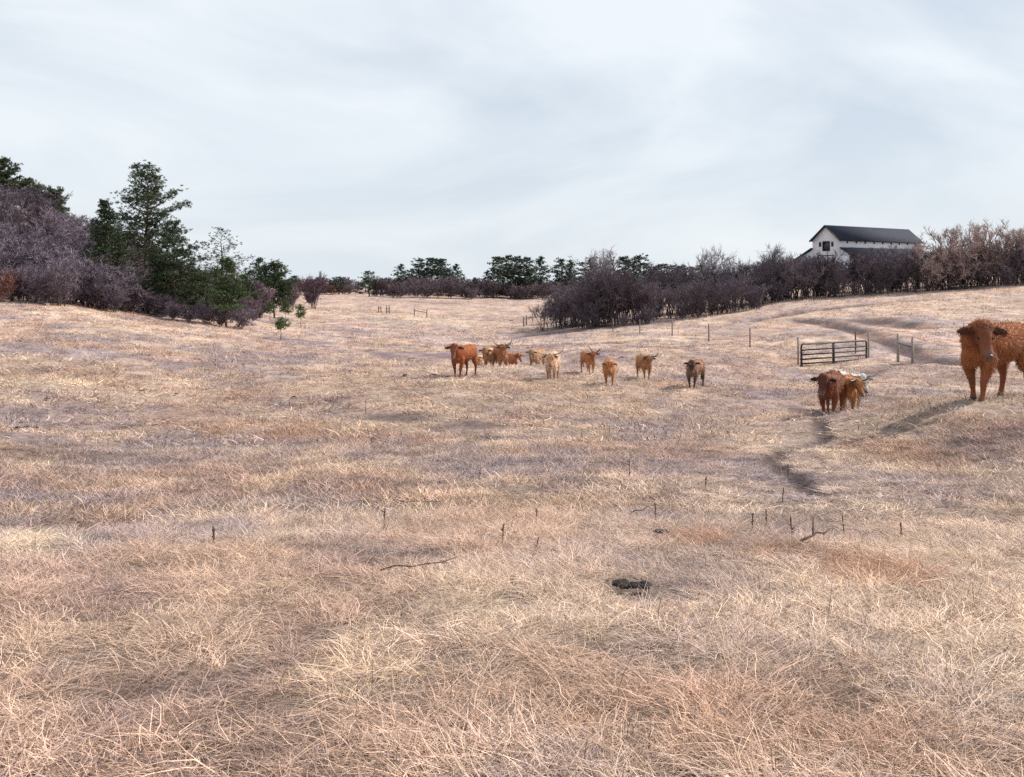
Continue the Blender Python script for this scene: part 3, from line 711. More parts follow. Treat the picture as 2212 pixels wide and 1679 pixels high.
for ry in range(8):
    D = 69 + ry * 8.6
    step = 32
    for px in np.arange(-130 + (ry % 2) * 12, 640 - ry * 18, step):
        p2 = px + frand(-10, 10); x, y = at(p2, D + frand(-2.5, 2.5))
        z = hz1(x, y)
        if p2 > 540 and y < 85: continue
        gr = ry > 2
        plant('oak_shrub', random.choice(shrub_far if gr else shrubs), x, y, ['leafless oak shrub massed low on the slope of the left hillside', 'leafless oak shrub massed halfway up the left hillside', 'leafless oak shrub near the skyline of the left hillside'][(ry > 2) + (ry > 5)], 'shrub', ['oak shrubs low on the left hillside', 'oak shrubs halfway up the left hillside', 'oak shrubs near the skyline of the left hillside'][(ry > 2) + (ry > 5)], frand(.8, 1.2) * (.45 if (ry < 3 and p2 > 290) else (.75 if p2 > 290 else 1)), flat=1.35)
for px, py, s_ in [(20, 640, .5), (45, 641, .6), (5, 648, .6)]:
    x, y = on_ground(px, py + 6, 40); plant('oak_shrub', redsh[0], x, y, 'low rust leaved shrub at the left edge below the purple brush', 'shrub', 'rusty shrubs at the left edge', s_)
for px, py, s_, lab in [(560, 686, 1.15, 'rounded reddish purple shrub right of the small green pine'), (545, 690, .8, 'small purple shrub beside the rocks'), (676, 667, 1.1, 'isolated bare shrub in the grass right of the saplings'), (628, 668, .8, 'dark scrub shrub below the round topped pine')]:
    x, y = on_ground(px, py, 60); plant('oak_shrub', bare_plant(px, 2.7, 1.7, 7, 9, .4, .036, (.17, .115, .14), .035, .1, .8), x, y, lab, 'shrub', 'lone shrubs right of the left tree line', s_ * y / 95)

# ---- far brush strip
strip = [(625, 636), (700, 635), (763, 634), (820, 636), (900, 637), (960, 637), (1000, 639), (1050, 641), (1095, 641), (1140, 642), (1200, 640)]
for k, px in enumerate(np.arange(622, 1215, 12)):
    if 755 < px < 812: continue
    red = 655 < px < 725
    D = 245 + frand(-4, 18); x, y = at(px, D)
    plant('oak_shrub', random.choice(farred if red else farsh), x, y, 'rust coloured shrub in the brush strip across the far end of the valley' if red else 'purple grey shrub in the brush strip across the far end of the valley', 'shrub',
          'rusty shrubs at the far end of the valley' if red else 'purple shrubs at the far end of the valley', frand(.8, 1.1) * (.95 if px > 800 else .75), flat=1.4)
for k, px in enumerate(np.arange(600, 1260, 24)):
    if 768 < px < 800: continue
    D = 275 + frand(0, 15); x, y = at(px, D)
    plant('oak_shrub', random.choice(farsh), x, y, 'shrub in the second row behind the far brush strip', 'shrub', 'second row of far shrubs', frand(.8, 1.05), flat=1.7)

# ---- thicket of small trees at the right
GT = 'bare oaks of the right hand thicket'
def oak(px, D, k, s_, lab='dark leafless oak standing in the thicket along the right hand slope', arr=None, flat=1.0):
    x, y = at(px, D); arr = thick if arr is None else arr
    nm = 'bare_oak_tree'
    return plant(nm, arr[k % len(arr)], x, y, lab, 'tree', GT, s_, flat=flat)
dome = lambda px: float(np.interp(px, [1190, 1215, 1250, 1290, 1330, 1370, 1395], [.55, .66, .82, 1.0, 1.0, .86, .7]))
for q, px in enumerate(np.arange(1205, 1400, 15)):
    p2 = px + frand(-7, 7); oak(p2, (104 if px < 1260 else 97) + frand(-2, 3), random.randrange(5), dome(p2) * frand(.85, 1.08), 'dark leafless oak in the front row of the dome shaped left clump of the thicket', flat=1.05)
for q, px in enumerate(np.arange(1185, 1400, 17)):
    p2 = px + frand(-7, 7); oak(p2, frand(106, 116), random.randrange(5), dome(p2) * frand(.92, 1.15), 'dark leafless oak at the back of the dome shaped left clump of the thicket', flat=1.15)
for q, px in enumerate(np.arange(1402, 1640, 19)):
    oak(px + frand(-9, 9), 98 + (px - 1392) * .018 + frand(-1, 4), random.randrange(5), frand(.48, .80), 'low dark leafless oak in the front row of the middle thicket')
for q, px in enumerate(np.arange(1385, 1650, 19)):
    oak(px + frand(-8, 8), frand(107, 119), random.randrange(5), frand(.78, 1.05), 'dark leafless oak at the back of the middle thicket', flat=1.15)
for q, px in enumerate(np.arange(1650, 2300, 16)):
    oak(px + frand(-7, 7), 110 + frand(-1.5, 3), random.randrange(5), frand(.68, .95) if px > 1725 else frand(.7, .95), 'dark leafless oak in the long row below the barn', None)
for q, px in enumerate(np.arange(1640, 2310, 21)):
    oak(px + frand(-8, 8), 117 + frand(-2, 4), random.randrange(5), frand(.6, .86) if px > 1725 else frand(.75, .98), 'dark leafless oak in the second row behind the long row below the barn', flat=1.15)
for px in np.arange(1270, 2290, 27):
    p2 = px + frand(-14, 14); D = (97 if p2 < 1400 else 99 + (p2 - 1392) * .02 if p2 < 1640 else 110) + frand(-2, 5); x, y = at(p2, D)
    plant('oak_shrub', random.choice(shrubs), x, y, 'small bare shrub among the trunks at the foot of the right hand thicket', 'shrub', 'low shrubs among the thicket trunks', frand(.35, .8), flat=frand(.9, 1.4))
oak(1172, 104, 2, .58, 'small crooked bare oak standing alone left of the thicket')
for px, D, top, k, lab in [(1320, 122, 541, 0, 'pale tall bare tree rising above the left of the thicket'), (1292, 124, 548, 1, 'pale tall bare tree just left of the tallest one above the thicket'), (1540, 116, 537, 1, 'tall fan shaped bare tree above the middle of the thicket'), (1565, 118, 556, 0, 'shorter bare tree leaning on the fan shaped tree'),
                           (1672, 114, 531, 1, 'tall spreading bare tree at left of the row below the barn'), (1702, 116, 538, 2, 'tall bare tree right of the spreading one near the barn'), (1650, 115, 550, 0, 'bare tree left of the spreading tree near the barn')]:
    x, y = at(px, D); z0 = hz1(x, y); H = EYE + (YH - top) / F * D - z0; hh = [8.0, 7.4, 8.4][k]
    plant('bare_tree', tallb[k], x, y, lab, 'tree', 'tall bare trees above the thicket', H / (hh * .98))
for px, D, top, k in [(2010, 108, 520, 0), (2050, 109, 500, 1), (2085, 108, 496, 0), (2120, 110, 492, 1), (2155, 109, 497, 0), (2195, 110, 500, 1), (2235, 109, 505, 0)]:
    x, y = at(px, D); z0 = hz1(x, y); H = EYE + (YH - top) / F * D - z0
    if k == 0 and px == 2010: RB = [bare_plant(400 + q, 7.0, 2.6, 6, 8, .6, .04, (.33, .245, .225), .07, .15, .8) for q in range(2)]
    plant('bare_oak_tree', RB[k], x, y, 'tall reddish brush tree rising behind the nearest cow at the right edge', 'tree', 'reddish brush trees behind the nearest cow', H / 6.4)

# ------------------------------------------------------------------ barn on the hill
white = mat('barn_white_siding', (.74, .76, .80), .7, .3, noise=(.5, (.68, .69, .73), .45, .8))
roofm = mat('barn_roof', (.030, .034, .05), .9, .1, noise=(1.5, (.045, .05, .07), .35, .75))
trimd = mat('barn_dark_trim', (.03, .03, .035), .6, .3)
glass = mat('window_glass', (.02, .025, .03), .08, .6)
glass.node_tree.nodes['Principled BSDF'].inputs['Roughness'].default_value = .08
bx, by = at(1785, 150); bz = hz1(bx, by) - .3
ang = math.atan2(.6, .8)        # long axis direction (0.8, 0.6)
barn = empty('barn', (bx, by, 0), ang)
tag(barn, 'white barn with raised roof and dark shingles on the hill above the trees', 'barn')
Lb, hw, ze, zr = 24.0, 2.55, EYE + 5.45, EYE + 7.65      # length, half width, eaves, ridge (world z)
zs, so, zo = EYE + 4.0, 3.7, EYE + 1.95                  # lower roof: top, reach, outer eave
# local frame: x along the barn away from the gable, y to the left (far) side
def board_wall(name, x0, x1, y0, y1, z0, z1, n, axis, parent, top=None):
    """white boards side by side, each slightly proud of the joint"""
    mb = MB()
    mb.box(((x0 + x1) / 2, (y0 + y1) / 2, (z0 + z1) / 2), (max(x1 - x0, .10), max(y1 - y0, .10), z1 - z0))
    o = link(name, mb.mesh(name, [white]), parent)
    return o
board_wall('side_wall', 0, Lb, -hw, -hw, zs - 1.0, ze, 1, 0, barn)
board_wall('side_wall', 0, Lb, hw, hw, zs - 1.0, ze, 1, 0, barn)
def gable(x, name):
    mb = MB(); tk = .12
    for (pts) in [[(-hw, bz), (hw, bz), (hw, ze), (0, zr - .06), (-hw, ze)]]:
        V = [(x, y, z) for y, z in pts] + [(x + tk, y, z) for y, z in pts]
        mb.add(V, [(0, 1, 2, 4), (5, 9, 7, 6), (0, 5, 6, 1), (1, 6, 7, 2), (4, 9, 5, 0)], [(2, 3, 4), (7, 9, 8), ])
        mb.add([V[2], V[7], V[8], V[3]], [(0, 1, 2, 3)]); mb.add([V[3], V[8], V[9], V[4]], [(0, 1, 2, 3)])
    o = link(name, mb.mesh(name, [white]), barn)
    m2 = MB()
    for k in range(1, 26):                           # clapboard courses
        z = bz + k * (zr - bz) / 26; w = hw if z < ze else hw * (zr - z) / (zr - ze)
        if w > .2 and x < 1: m2.box((x - .008, 0, z), (.016, 2 * w - .06, .03))
    if m2.v: link('clapboard', m2.mesh('clapboard', [white]), o)['kind'] = 'stuff'
    return o
gw = gable(0, 'gable_wall'); gable(Lb - .12, 'gable_wall')
for s in (-1, 1):                                     # walls under the lower roofs
    mb = MB(); y0, y1 = s * hw, s * (hw + so - .5)
    z1 = zs - .15; z2 = zs + (zo - zs) * (so - .5) / so - .15
    V = [(0.02, y0, bz), (0.02, y1, bz), (0.02, y1, z2), (0.02, y0, z1)]; V += [(x + .12, y, z) for x, y, z in V]
    mb.add(V, [(0, 1, 2, 3), (4, 7, 6, 5), (0, 4, 5, 1), (1, 5, 6, 2), (2, 6, 7, 3), (3, 7, 4, 0)])
    mb.box((Lb / 2, y1, (bz + z2) / 2), (Lb, .12, z2 - bz))
    link('lean_to_wall', mb.mesh('lean_to_wall', [white]), barn)
    mb = MB(); oh = .35
    def slab(P, th=.14):
        P = np.array(P, float); n = np.cross(P[1] - P[0], P[3] - P[0]); n = n / np.linalg.norm(n) * (1 if n[2] > 0 else -1)
        mb.add(np.concatenate([P, P + n * th]), [(0, 1, 2, 3), (4, 7, 6, 5), (0, 4, 5, 1), (1, 5, 6, 2), (2, 6, 7, 3), (3, 7, 4, 0)])
    ye = s * (hw + oh); zee = ze - oh * (zr - ze) / hw
    slab([(-.45, 0, zr), (Lb + .45, 0, zr), (Lb + .45, ye, zee), (-.45, ye, zee)])
    link('roof', mb.mesh('roof', [roofm]), barn)
    mb = MB()
    slab([(-.35, s * (hw + .07), zs), (Lb + .35, s * (hw + .07), zs), (Lb + .35, s * (hw + so), zo), (-.35, s * (hw + so), zo)])
    link('lower_roof', mb.mesh('lower_roof', [roofm]), barn)
    mb = MB(); mb.tube(np.array([(-.47, 0, zr - .05), (-.47, ye, zee - .05)]), .09, 4); link('rake_trim', mb.mesh('rake_trim', [trimd]), barn)
def window(x, y, z, w, h, face='gable', panes=(2, 2)):
    mb = MB(); t_ = .09
    def bx_(cy, cz, dy, dz, dx=.08, ox=0):
        if face == 'gable': mb.box((x - .04 + ox, y + cy, z + cz), (dx, dy, dz))
        else: mb.box((x + cy, y - .04 + ox, z + cz), (dy, dx, dz))
    for s in (-1, 1): bx_(s * w / 2, 0, t_, h + t_); bx_(0, s * h / 2, w - t_, t_)
    for k in range(1, panes[0]): bx_(-w / 2 + k * w / panes[0], 0, .05, h - t_, .06)
    for k in range(1, panes[1]): bx_(0, -h / 2 + k * h / panes[1], w - t_, .05, .05)
    o = link('window', mb.mesh('window', [trimd]), barn)
    mg = MB()
    if face == 'gable': mg.box((x - .02, y, z), (.03, w - t_, h - t_))
    else: mg.box((x, y - .02, z), (w - t_, .03, h - t_))
    link('pane', mg.mesh('pane', [glass]), o)
window(-.03, 0, EYE + 4.35, 1.25, 1.5)
for s in (-1, 1):
    mb = MB(); mb.box((-.06, s * 1.15, EYE + 4.65), (.07, .38, .75)); link('shutter', mb.mesh('shutter', [trimd]), barn)
mb = MB()
for s in (-1, 1): mb.box((-.06, s * 1.45, EYE + 2.05), (.07, .10, 1.5))
mb.box((-.06, 0, EYE + 2.82), (.07, 3.0, .10)); df = link('door_frame', mb.mesh('door_frame', [trimd]), barn)
for k in range(3):
    mb = MB(); mb.box((-.05, -.93 + k * .93, EYE + 2.03), (.05, .88, 1.44)); link('door_panel', mb.mesh('door_panel', [white]), df)
for k in range(9):                                    # small dark louvres along the raised side wall
    mb = MB(); mb.box((1.8 + k * 2.55, -hw - .07, ze - .42), (.35, .06, .45)); link('vent', mb.mesh('vent', [trimd]), barn)

# ------------------------------------------------------------------ gate and fences
steel = mat('dark_gate_steel', (.018, .016, .02), .6, .3, noise=(6, (.04, .025, .022), .5, .75))
wood = mat('weathered_wood', (.26, .215, .19), .9, .1, noise=(8, (.13, .10, .095), .4, .65))
wood_l = mat('pale_post', (.36, .31, .27), .9, .1, noise=(8, (.22, .18, .155), .4, .7))
wirem = mat('fence_wire', (.16, .14, .14), .5, .5, metal=.6)
rustp = mat('rusty_post', (.17, .09, .06), .8, .2, noise=(9, (.09, .05, .04), .4, .7))
g0 = on_ground(1729, 801, 40); g1 = on_ground(1873, 789, 40)
g0 = at(1730, 50.0); g1 = at(1872, 53.6)
gv = np.array(g1) - np.array(g0); gL = float(np.hypot(*gv)); gdir = gv / gL
gz0, gz1 = EYE - (801 - YH) / F * g0[1], EYE - (789 - YH) / F * g1[1]
gate = empty('pasture_gate', (g0[0], g0[1], gz0), math.atan2(gv[1], gv[0])); tag(gate, 'dark tubular steel pasture gate, closed, behind the cows at right', 'gate')
tilt = (gz1 - gz0) / gL
def gz(x, h): return (x, 0, h + tilt * x)
hts = [.15, .36, .60, .85, 1.10, 1.42]
for k, h in enumerate(hts[:-1]):
    mb = MB(); mb.tube([gz(.06, h), gz(gL - .06, h)], .044, 6); link('rail', mb.mesh('rail', [steel], True), gate)
mb = MB(); rc = .16; top = hts[-1]
arc = [gz(.03, -.02), gz(.03, top - rc)] + [gz(.03 + rc - rc * math.cos(q), top - rc + rc * math.sin(q)) for q in (.4, .8, 1.2, 1.57)] + \
      [gz(gL - .03 - rc + rc * math.sin(q), top - rc + rc * math.cos(q)) for q in (0, .4, .8, 1.2, 1.57)] + [gz(gL - .03, -.02)]
mb.tube(arc, .05, 7); link('frame', mb.mesh('frame', [steel], True), gate)
mb = MB(); mb.box(((gL * .48), 0, .78 + tilt * gL * .48), (.16, .07, 1.34)); link('brace', mb.mesh('brace', [steel]), gate)
mb = MB(); mb.tube([gz(.14, .12), gz(.14, .98)], .014, 5); link('latch_bar', mb.mesh('latch_bar', [steel], True), gate)
for k in range(2):
    mb = MB(); mb.box(gz(gL + .03, .3 + k * .65), (.12, .05, .06)); link('hinge', mb.mesh('hinge', [steel]), gate)

def post_mesh(h, r_, m, k=7):
    mb = MB(); mb.tube([(0, 0, -.4), (.005, 0, h * .5), (0, .004, h)], [r_, r_ * .97, r_ * .93], k); return mb.mesh('post', [m], True)
pm_metal = post_mesh(1.25, .035, wood); pm_wood = post_mesh(1.55, .055, wood_l); pm_rust = post_mesh(1.35, .05, rustp)
def fence(name, label, pts, meshes, group, wires=(.35, .65, .95, 1.15), cat='fence'):
    x0, y0 = pts[0]; z0 = hz1(x0, y0); root = empty(name, (x0, y0, z0)); tag(root, label, cat, group)
    tops = []
    for (x, y), me in zip(pts, meshes):
        z = hz1(x, y); link('post', me, root, (x - x0, y - y0, z - z0), random.random()); tops.append(np.array([x - x0, y - y0, z - z0]))
    for h in wires:
        P = []
        for a_, b_ in zip(tops[:-1], tops[1:]):
            for q in np.linspace(0, 1, 5)[:-1]:
                p = a_ + (b_ - a_) * q; P.append(p + np.array([0, 0, h - .05 * math.sin(q * math.pi)]))
        P.append(tops[-1] + np.array([0, 0, h]))
        mb = MB(); mb.tube(P, .0045, 3, cap=False); link('wire', mb.mesh('wire', [wirem]), root)
    return root
def zpx(zx): return 1100 + zx * .2663
fp = [at(px, D) for px, D in [(1724, 51), (1620, 62), (1531, 70), (1452, 77), (1382, 83), (1324, 90), (1270, 97), (1248, 104), (1221, 110), (1176, 122), (1150, 128)]]
fence('wire_fence', 'long wire fence with thin posts running from the gate to the thicket', fp, [pm_wood, *[post_mesh(1.3, .05, wood) for _ in range(10)]], None)
fence('wire_fence', 'short wire fence between gate and brace posts at the right edge', [at(1876, 53.8), at(1939, 51.5)], [pm_wood, pm_wood], None)
fence('wire_fence', 'wire fence leading right from the brace posts towards the picture edge', [at(1972, 51.0), at(2096, 46), at(2240, 42)], [pm_wood, post_mesh(1.5, .05, wood_l), post_mesh(1.5, .05, wood_l)], None)
def hbrace(a_, b_, label, h=1.3, r_=.07, cross=False, m=None):
    m = m or wood_l
    x0, y0 = a_; z0 = hz1(x0, y0); z1 = hz1(*b_); root = empty('fence_brace', (x0, y0, z0)); tag(root, label, 'fence brace')
    d = np.array([b_[0] - x0, b_[1] - y0, z1 - z0])
    for q in (np.zeros(3), d): link('post', post_mesh(h, r_, m), root, q)
    mb = MB(); mb.tube([np.array([0, 0, h * .72]), d + np.array([0, 0, h * .68])], r_ * .7, 6); link('crossbar', mb.mesh('crossbar', [wood], True), root)
hbrace(at(1940, 51.4), at(1971, 50.9), 'wooden H shaped fence brace right of the gate', 1.45)
hbrace(at(1131, 118), at(1137, 121), 'wooden fence brace at far end of the long fence', 1.25, .09, m=wood)
hbrace(at(818, 138), at(823, 138), 'left H shaped fence brace in the valley meadow', 1.1, .08, m=wood)
hbrace(at(835, 137), at(841, 137), 'second H shaped fence brace in the valley meadow', 1.2, .08, m=wood)
hbrace(at(895, 131), at(922, 131), 'wide three post fence brace in the valley, right of the others', 1.15, .08, m=wood)
x, y = at(1848, 57.5); o = link('metal_post', pm_rust, None, (x, y, hz1(x, y))); tag(o, 'rusty post standing behind the pasture gate', 'post')

# ------------------------------------------------------------------ cows
horn_m = mat('horn', (.42, .36, .30), .45, .4); horn_d = mat('dark_horn', (.10, .075, .06), .45, .4)
hoof_m = mat('hoof', (.03, .025, .022), .6, .3); eye_m = mat('cow_eye', (.01, .008, .007), .1, .6); nose_m = mat('cow_nose', (.10, .065, .06), .4, .4)
coat_m = mat('cow_coat', (.3, .1, .05), .8, .25, attr='tint')
hair_m = mat('cow_hair', (.3, .1, .05), .65, .3, attr='tint')
import bmesh
_ico = bmesh.new(); bmesh.ops.create_icosphere(_ico, subdivisions=2, radius=1.0)
IV = np.array([v.co[:] for v in _ico.verts]); IF = np.array([[v.index for v in f.verts] for f in _ico.faces]); _ico.free()
def rotz(v, a_):
    c, s = math.cos(a_), math.sin(a_); v = np.asarray(v, float); o_ = v.copy(); o_[..., 0] = c * v[..., 0] - s * v[..., 1]; o_[..., 1] = s * v[..., 0] + c * v[..., 1]; return o_
def cow(px, D, scale, head_to, head_turn, base, label, face=None, legs=None, horns=None, seed=1, shag=1.0, strands=1600, sw=.016, belly=1.0, head_drop=0.0, belly_c=None, group='highland cattle walking across the pasture', voxel=.035, strand_l=.09, yadj=0.0):
    """head_to: where the body points, degrees, 0 = towards the camera, negative = towards the left of the picture"""
    r = np.random.default_rng(seed); base = np.array(base); face = np.array(face if face is not None else base * .7); legs = np.array(legs if legs is not None else base * .75)
    mb = MB(); ellip = []
    def E(c, rad, R=None):
        V = IV * np.array(rad)
        if R is not None: V = V @ np.array(R).T
        mb.add(V + np.array(c), tris=IF)
    def chain(P, n=6):
        P = np.array(P, float)
        for a_, b_ in zip(P[:-1], P[1:]):
            for q in np.linspace(0, 1, n, endpoint=False): c = a_ + (b_ - a_) * q; E(c[:3], c[3:])
        E(P[-1][:3], P[-1][3:])
    bl = belly
    chain([(-.80, 0, .99, .13, .16, .17), (-.68, 0, .99, .2, .23, .24), (-.50, 0, .96, .22, .27 * bl, .27), (-.15, 0, .92, .25, .31 * bl, .31), (.22, 0, .92, .25, .28 * bl, .32), (.48, 0, .95, .22, .23, .30)], 4)
    E((.60, 0, .78), (.15, .15, .19)); E((-.74, 0, 1.12), (.13, .19, .09)); E((.42, 0, 1.13), (.24, .12, .12))
    hy = math.radians(head_turn); hd = head_drop
    nk = np.array([.55, 0, .98]); pv = np.array([.62, 0, 0])
    def H(p):                                  # turn the head about the neck root
        p = np.array(p, float) - pv; p = rotz(p, hy) + pv; return p
    hd -= .08; poll = H((1.00, 0, 1.12 - hd)); mid = (nk + H((.80, 0, 1.05 - hd * .5))) / 2
    npts = [(*nk, .19, .19, .25), (*H((.72, 0, 1.02 - hd * .3)), .16, .16, .21), (*H((.88, 0, 1.08 - hd * .7)), .14, .14, .17), (*poll, .13, .13, .14)]
    chain(npts, 5)
    fd = rotz(np.array([.50, 0, -.86]), hy); fd = unit(fd); hl = .44
    hp = [poll + fd * hl * q for q in (0.05, .3, .62, 1.0)]
    chain([(*hp[0], .125, .125, .12), (*hp[1], .125, .125, .125), (*hp[2], .095, .095, .10), (*hp[3], .085, .085, .075)], 5)
    side = rotz(np.array([0, 1.0, 0]), hy)
    for s in (-1, 1):                           # ears, out to the sides
        ea = poll + side * s * .13 + np.array([0, 0, -.035]); eb = ea + side * s * .22 + np.array([0, 0, -.025])
        ax = unit(eb - ea); up_ = np.array([0, 0, 1.0]); fw = np.cross(up_, ax); R = np.stack([ax, fw, np.cross(ax, fw)], 1)
        E((ea + eb) / 2, (.145, .03, .068), R)
        E(ea, (.06, .035, .04), R)
    hooves = []
    for s in (-1, 1):
        st = (r.uniform(.06, .16)) * (s if seed % 2 else -s)
        fx = .44
        chain([(fx, s * .17, .72, .12, .10, .17), (fx + .02 + st * .3, s * .16, .50, .085, .08, .09), (fx + .03 + st * .7, s * .145, .34, .06, .058, .06), (fx + .02 + st * .85, s * .14, .16, .042, .04, .05), (fx + .04 + st, s * .14, .06, .052, .05, .05)], 5)
        hooves.append((fx + .06 + st, s * .14))
        st2 = -st * .8
        chain([(-.60, s * .17, .80, .17, .12, .22), (-.55 + st2 * .2, s * .19, .62, .135, .10, .14), (-.68 + st2 * .6, s * .17, .43, .072, .062, .08), (-.66 + st2 * .8, s * .16, .20, .045, .042, .06), (-.63 + st2, s * .16, .06, .052, .05, .05)], 5)
        hooves.append((-.61 + st2, s * .16))
    tailp = [(-.90, 0, 1.05, .045, .04, .05), (-.97, .02, .80, .03, .03, .05), (-.96, .03, .52, .03, .03, .05), (-.95, .03, .36, .045, .045, .09)]
    chain(tailp, 5)
    raw = mb.mesh('raw', []); tmp = bpy.data.objects.new('tmp', raw); COL.objects.link(tmp)
    md = tmp.modifiers.new('r', 'REMESH'); md.mode = 'VOXEL'; md.voxel_size = voxel; md.use_smooth_shade = True
    ms_ = tmp.modifiers.new('s', 'SMOOTH'); ms_.factor = .5; ms_.iterations = 3
    dg = bpy.context.evaluated_depsgraph_get(); ev = tmp.evaluated_get(dg); me = bpy.data.meshes.new_from_object(ev)
    bpy.data.objects.remove(tmp); bpy.data.meshes.remove(raw)
    nv = len(me.vertices); co = np.empty(nv * 3, np.float32); me.vertices.foreach_get('co', co); co = co.reshape(-1, 3)
    nrm = np.empty(nv * 3, np.float32); me.vertices.foreach_get('normal', nrm); nrm = nrm.reshape(-1, 3)
    def colour(P):
        c = np.tile(base, (len(P), 1)); n_ = fbm(P[:, 0] * 6 + seed, P[:, 1] * 6 + P[:, 2] * 9, seed, 3)[:, None]
        c = c * (.75 + n_ * .5)
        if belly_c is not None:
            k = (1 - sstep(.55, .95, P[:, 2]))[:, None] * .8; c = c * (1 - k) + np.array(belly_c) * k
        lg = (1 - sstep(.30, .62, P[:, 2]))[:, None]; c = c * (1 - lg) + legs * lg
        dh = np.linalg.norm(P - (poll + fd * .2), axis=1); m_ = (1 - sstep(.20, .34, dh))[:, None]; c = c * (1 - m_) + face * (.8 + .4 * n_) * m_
        for s in (-1, 1):
            de = np.linalg.norm(P - (poll + side * s * .27 + np.array([0, 0, -.05])), axis=1); m_ = (1 - sstep(.08, .17, de))[:, None]; c = c * (1 - m_) + face * .45 * m_
        dm = np.linalg.norm(P - hp[3], axis=1); m_ = (1 - sstep(.07, .12, dm))[:, None] * .6; c = c * (1 - m_) + np.array((.16, .09, .075)) * m_
        return c
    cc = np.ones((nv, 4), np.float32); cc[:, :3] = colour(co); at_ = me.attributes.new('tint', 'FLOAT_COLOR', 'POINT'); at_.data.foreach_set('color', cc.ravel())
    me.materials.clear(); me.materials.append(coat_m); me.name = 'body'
    x, y = at(px, D); fdir = math.radians(head_to)
    z = min(hz1(x, y), hz1(x + .4, y), hz1(x - .4, y)) - .02 + yadj
    root = empty('cow', (x, y, z), fdir - math.pi / 2, scale); tag(root, label, 'cow', group)
    link('body', me, root)
    # shaggy coat
    idx = r.integers(0, nv, strands); P = co[idx]; Nn = nrm[idx]
    ok = P[:, 2] > .22; P = P[ok]; Nn = Nn[ok]; n = len(P)
    hang = np.where(P[:, 2] < .95, 1.0, .35)[:, None]
    d = Nn * .55 + np.array([0, 0, -1.0]) * hang + np.array([-.35, 0, 0]) + r.normal(0, .22, (n, 3)); d /= np.linalg.norm(d, axis=1)[:, None]
    ln = strand_l * shag * r.uniform(.6, 1.4, n)[:, None] * (np.where((P[:, 2] < .75) & (P[:, 2] > .45), 1.25, 1.0))[:, None]
    dh = np.linalg.norm(P - (poll + fd * .25), axis=1); ln = ln * np.where(dh < .22, .45, 1.0)[:, None] * np.where((P[:, 2] < .5), .55, 1.0)[:, None]
    P0 = P - Nn * .01; Pm = P0 + (d + Nn * .25) * ln * .5; P1 = Pm + (d + np.array([0, 0, -.3])) * ln * .5
    sv = np.cross(d, Nn + r.normal(0, .3, (n, 3))); sv /= np.linalg.norm(sv, axis=1)[:, None] + 1e-9; w = sw * r.uniform(.6, 1.3, n)[:, None]
    V = np.stack([P0 - sv * w / 2, P0 + sv * w / 2, Pm + sv * w * .45, Pm - sv * w * .45, P1], 1).reshape(-1, 3); kk = np.arange(n)[:, None] * 5
    C = np.repeat(colour(P) * r.uniform(.75, 1.25, n)[:, None], 5, 0)
    link('coat', mesh_np('coat', V, quads=kk + np.array([[0, 1, 2, 3]]), tris=kk + np.array([[3, 2, 4]]), mats=[hair_m], attr={'tint': C}), root)
    # forelock
    n = 160; th = r.uniform(-1, 1, n); P0 = poll + np.array([0, 0, .11]) + side * (th * .09)[:, None] + fd * .02; d = fd + side * (th * .35)[:, None] + r.normal(0, .15, (n, 3)) + rotz(np.array([.4, 0, .0]), hy)
    P1 = P0 + d * (r.uniform(.1, .24, n) * shag)[:, None]; mbf = MB(); ribbons(mbf, P0, P1, sw, sw * .3, np.tile(base, (n, 1)) * r.uniform(.6, 1.3, n)[:, None]); link('forelock', mbf.mesh('forelock', [hair_m]), root)
    for (hx, hy_) in hooves:
        m_ = MB(); m_.tube([(hx - .01, hy_, .0), (hx - .02, hy_, .035), (hx - .035, hy_, .07)], [.062, .056, .046], 8); link('hoof', m_.mesh('hoof', [hoof_m], True), root)
    for s in (-1, 1):
        c = poll + fd * .17 + side * s * .112 + rotz(np.array([.05, 0, .0]), hy); m_ = MB(); m_.add(IV * .021 + c, tris=IF); link('eye', m_.mesh('eye', [eye_m], True), root)
    nc = hp[3] + fd * .035 + rotz(np.array([.03, 0, 0]), hy); m_ = MB(); m_.add(IV * np.array([.055, .065, .04]) + nc, tris=IF); link('muzzle', m_.mesh('muzzle', [nose_m], True), root)
    if horns:
        hl_, hu, dark = horns
        for s in (-1, 1):
            Ph = []
            for q in np.linspace(0, 1, 9):
                Ph.append(poll + np.array([0, 0, .06]) + side * s * (.09 + hl_ * math.sin(q * 1.45)) + np.array([0, 0, -.03 * math.sin(q * 3.1) + hu * q ** 2.2 * (1.25 if s > 0 else .75)]) + rotz(np.array([.12 * q, 0, 0]), hy))
            m_ = MB(); m_.tube(Ph, .044 * np.linspace(1, .15, 9) ** .8, 7); link('horn', m_.mesh('horn', [horn_d if dark else horn_m], True), root)
    return root

RB1 = (.27, .075, .022); RB2 = (.18, .052, .02); TAN = (.52, .30, .16); CREAM = (.72, .50, .36); GING = (.50, .21, .085); WHT = (.74, .68, .60); BRN = (.26, .12, .075)
cow(1001, 35.0, 1.0, -24, 18, RB1, 'large rust red hornless cow, leftmost of the herd, dark ears', face=(.20, .06, .03), seed=3, horns=None, shag=.6, belly=1.08, head_drop=-.05)
cow(1040, 47.5, .72, -15, 0, (.60, .40, .25), 'small cream cow half hidden behind the large rust red cow', face=(.55, .30, .16), seed=4)
cow(1063, 45.5, .98, -18, 0, TAN, 'tan cow with pale back left of the horned brown cow, legs hidden in a dip', face=(.30, .13, .07), seed=5, belly_c=(.34, .15, .08))
cow(1081, 45.0, .98, 15, -18, (.40, .17, .08), 'brown cow with upturned horns standing in the dip behind the herd', seed=6, horns=(.34, .28, True), head_drop=-.12)
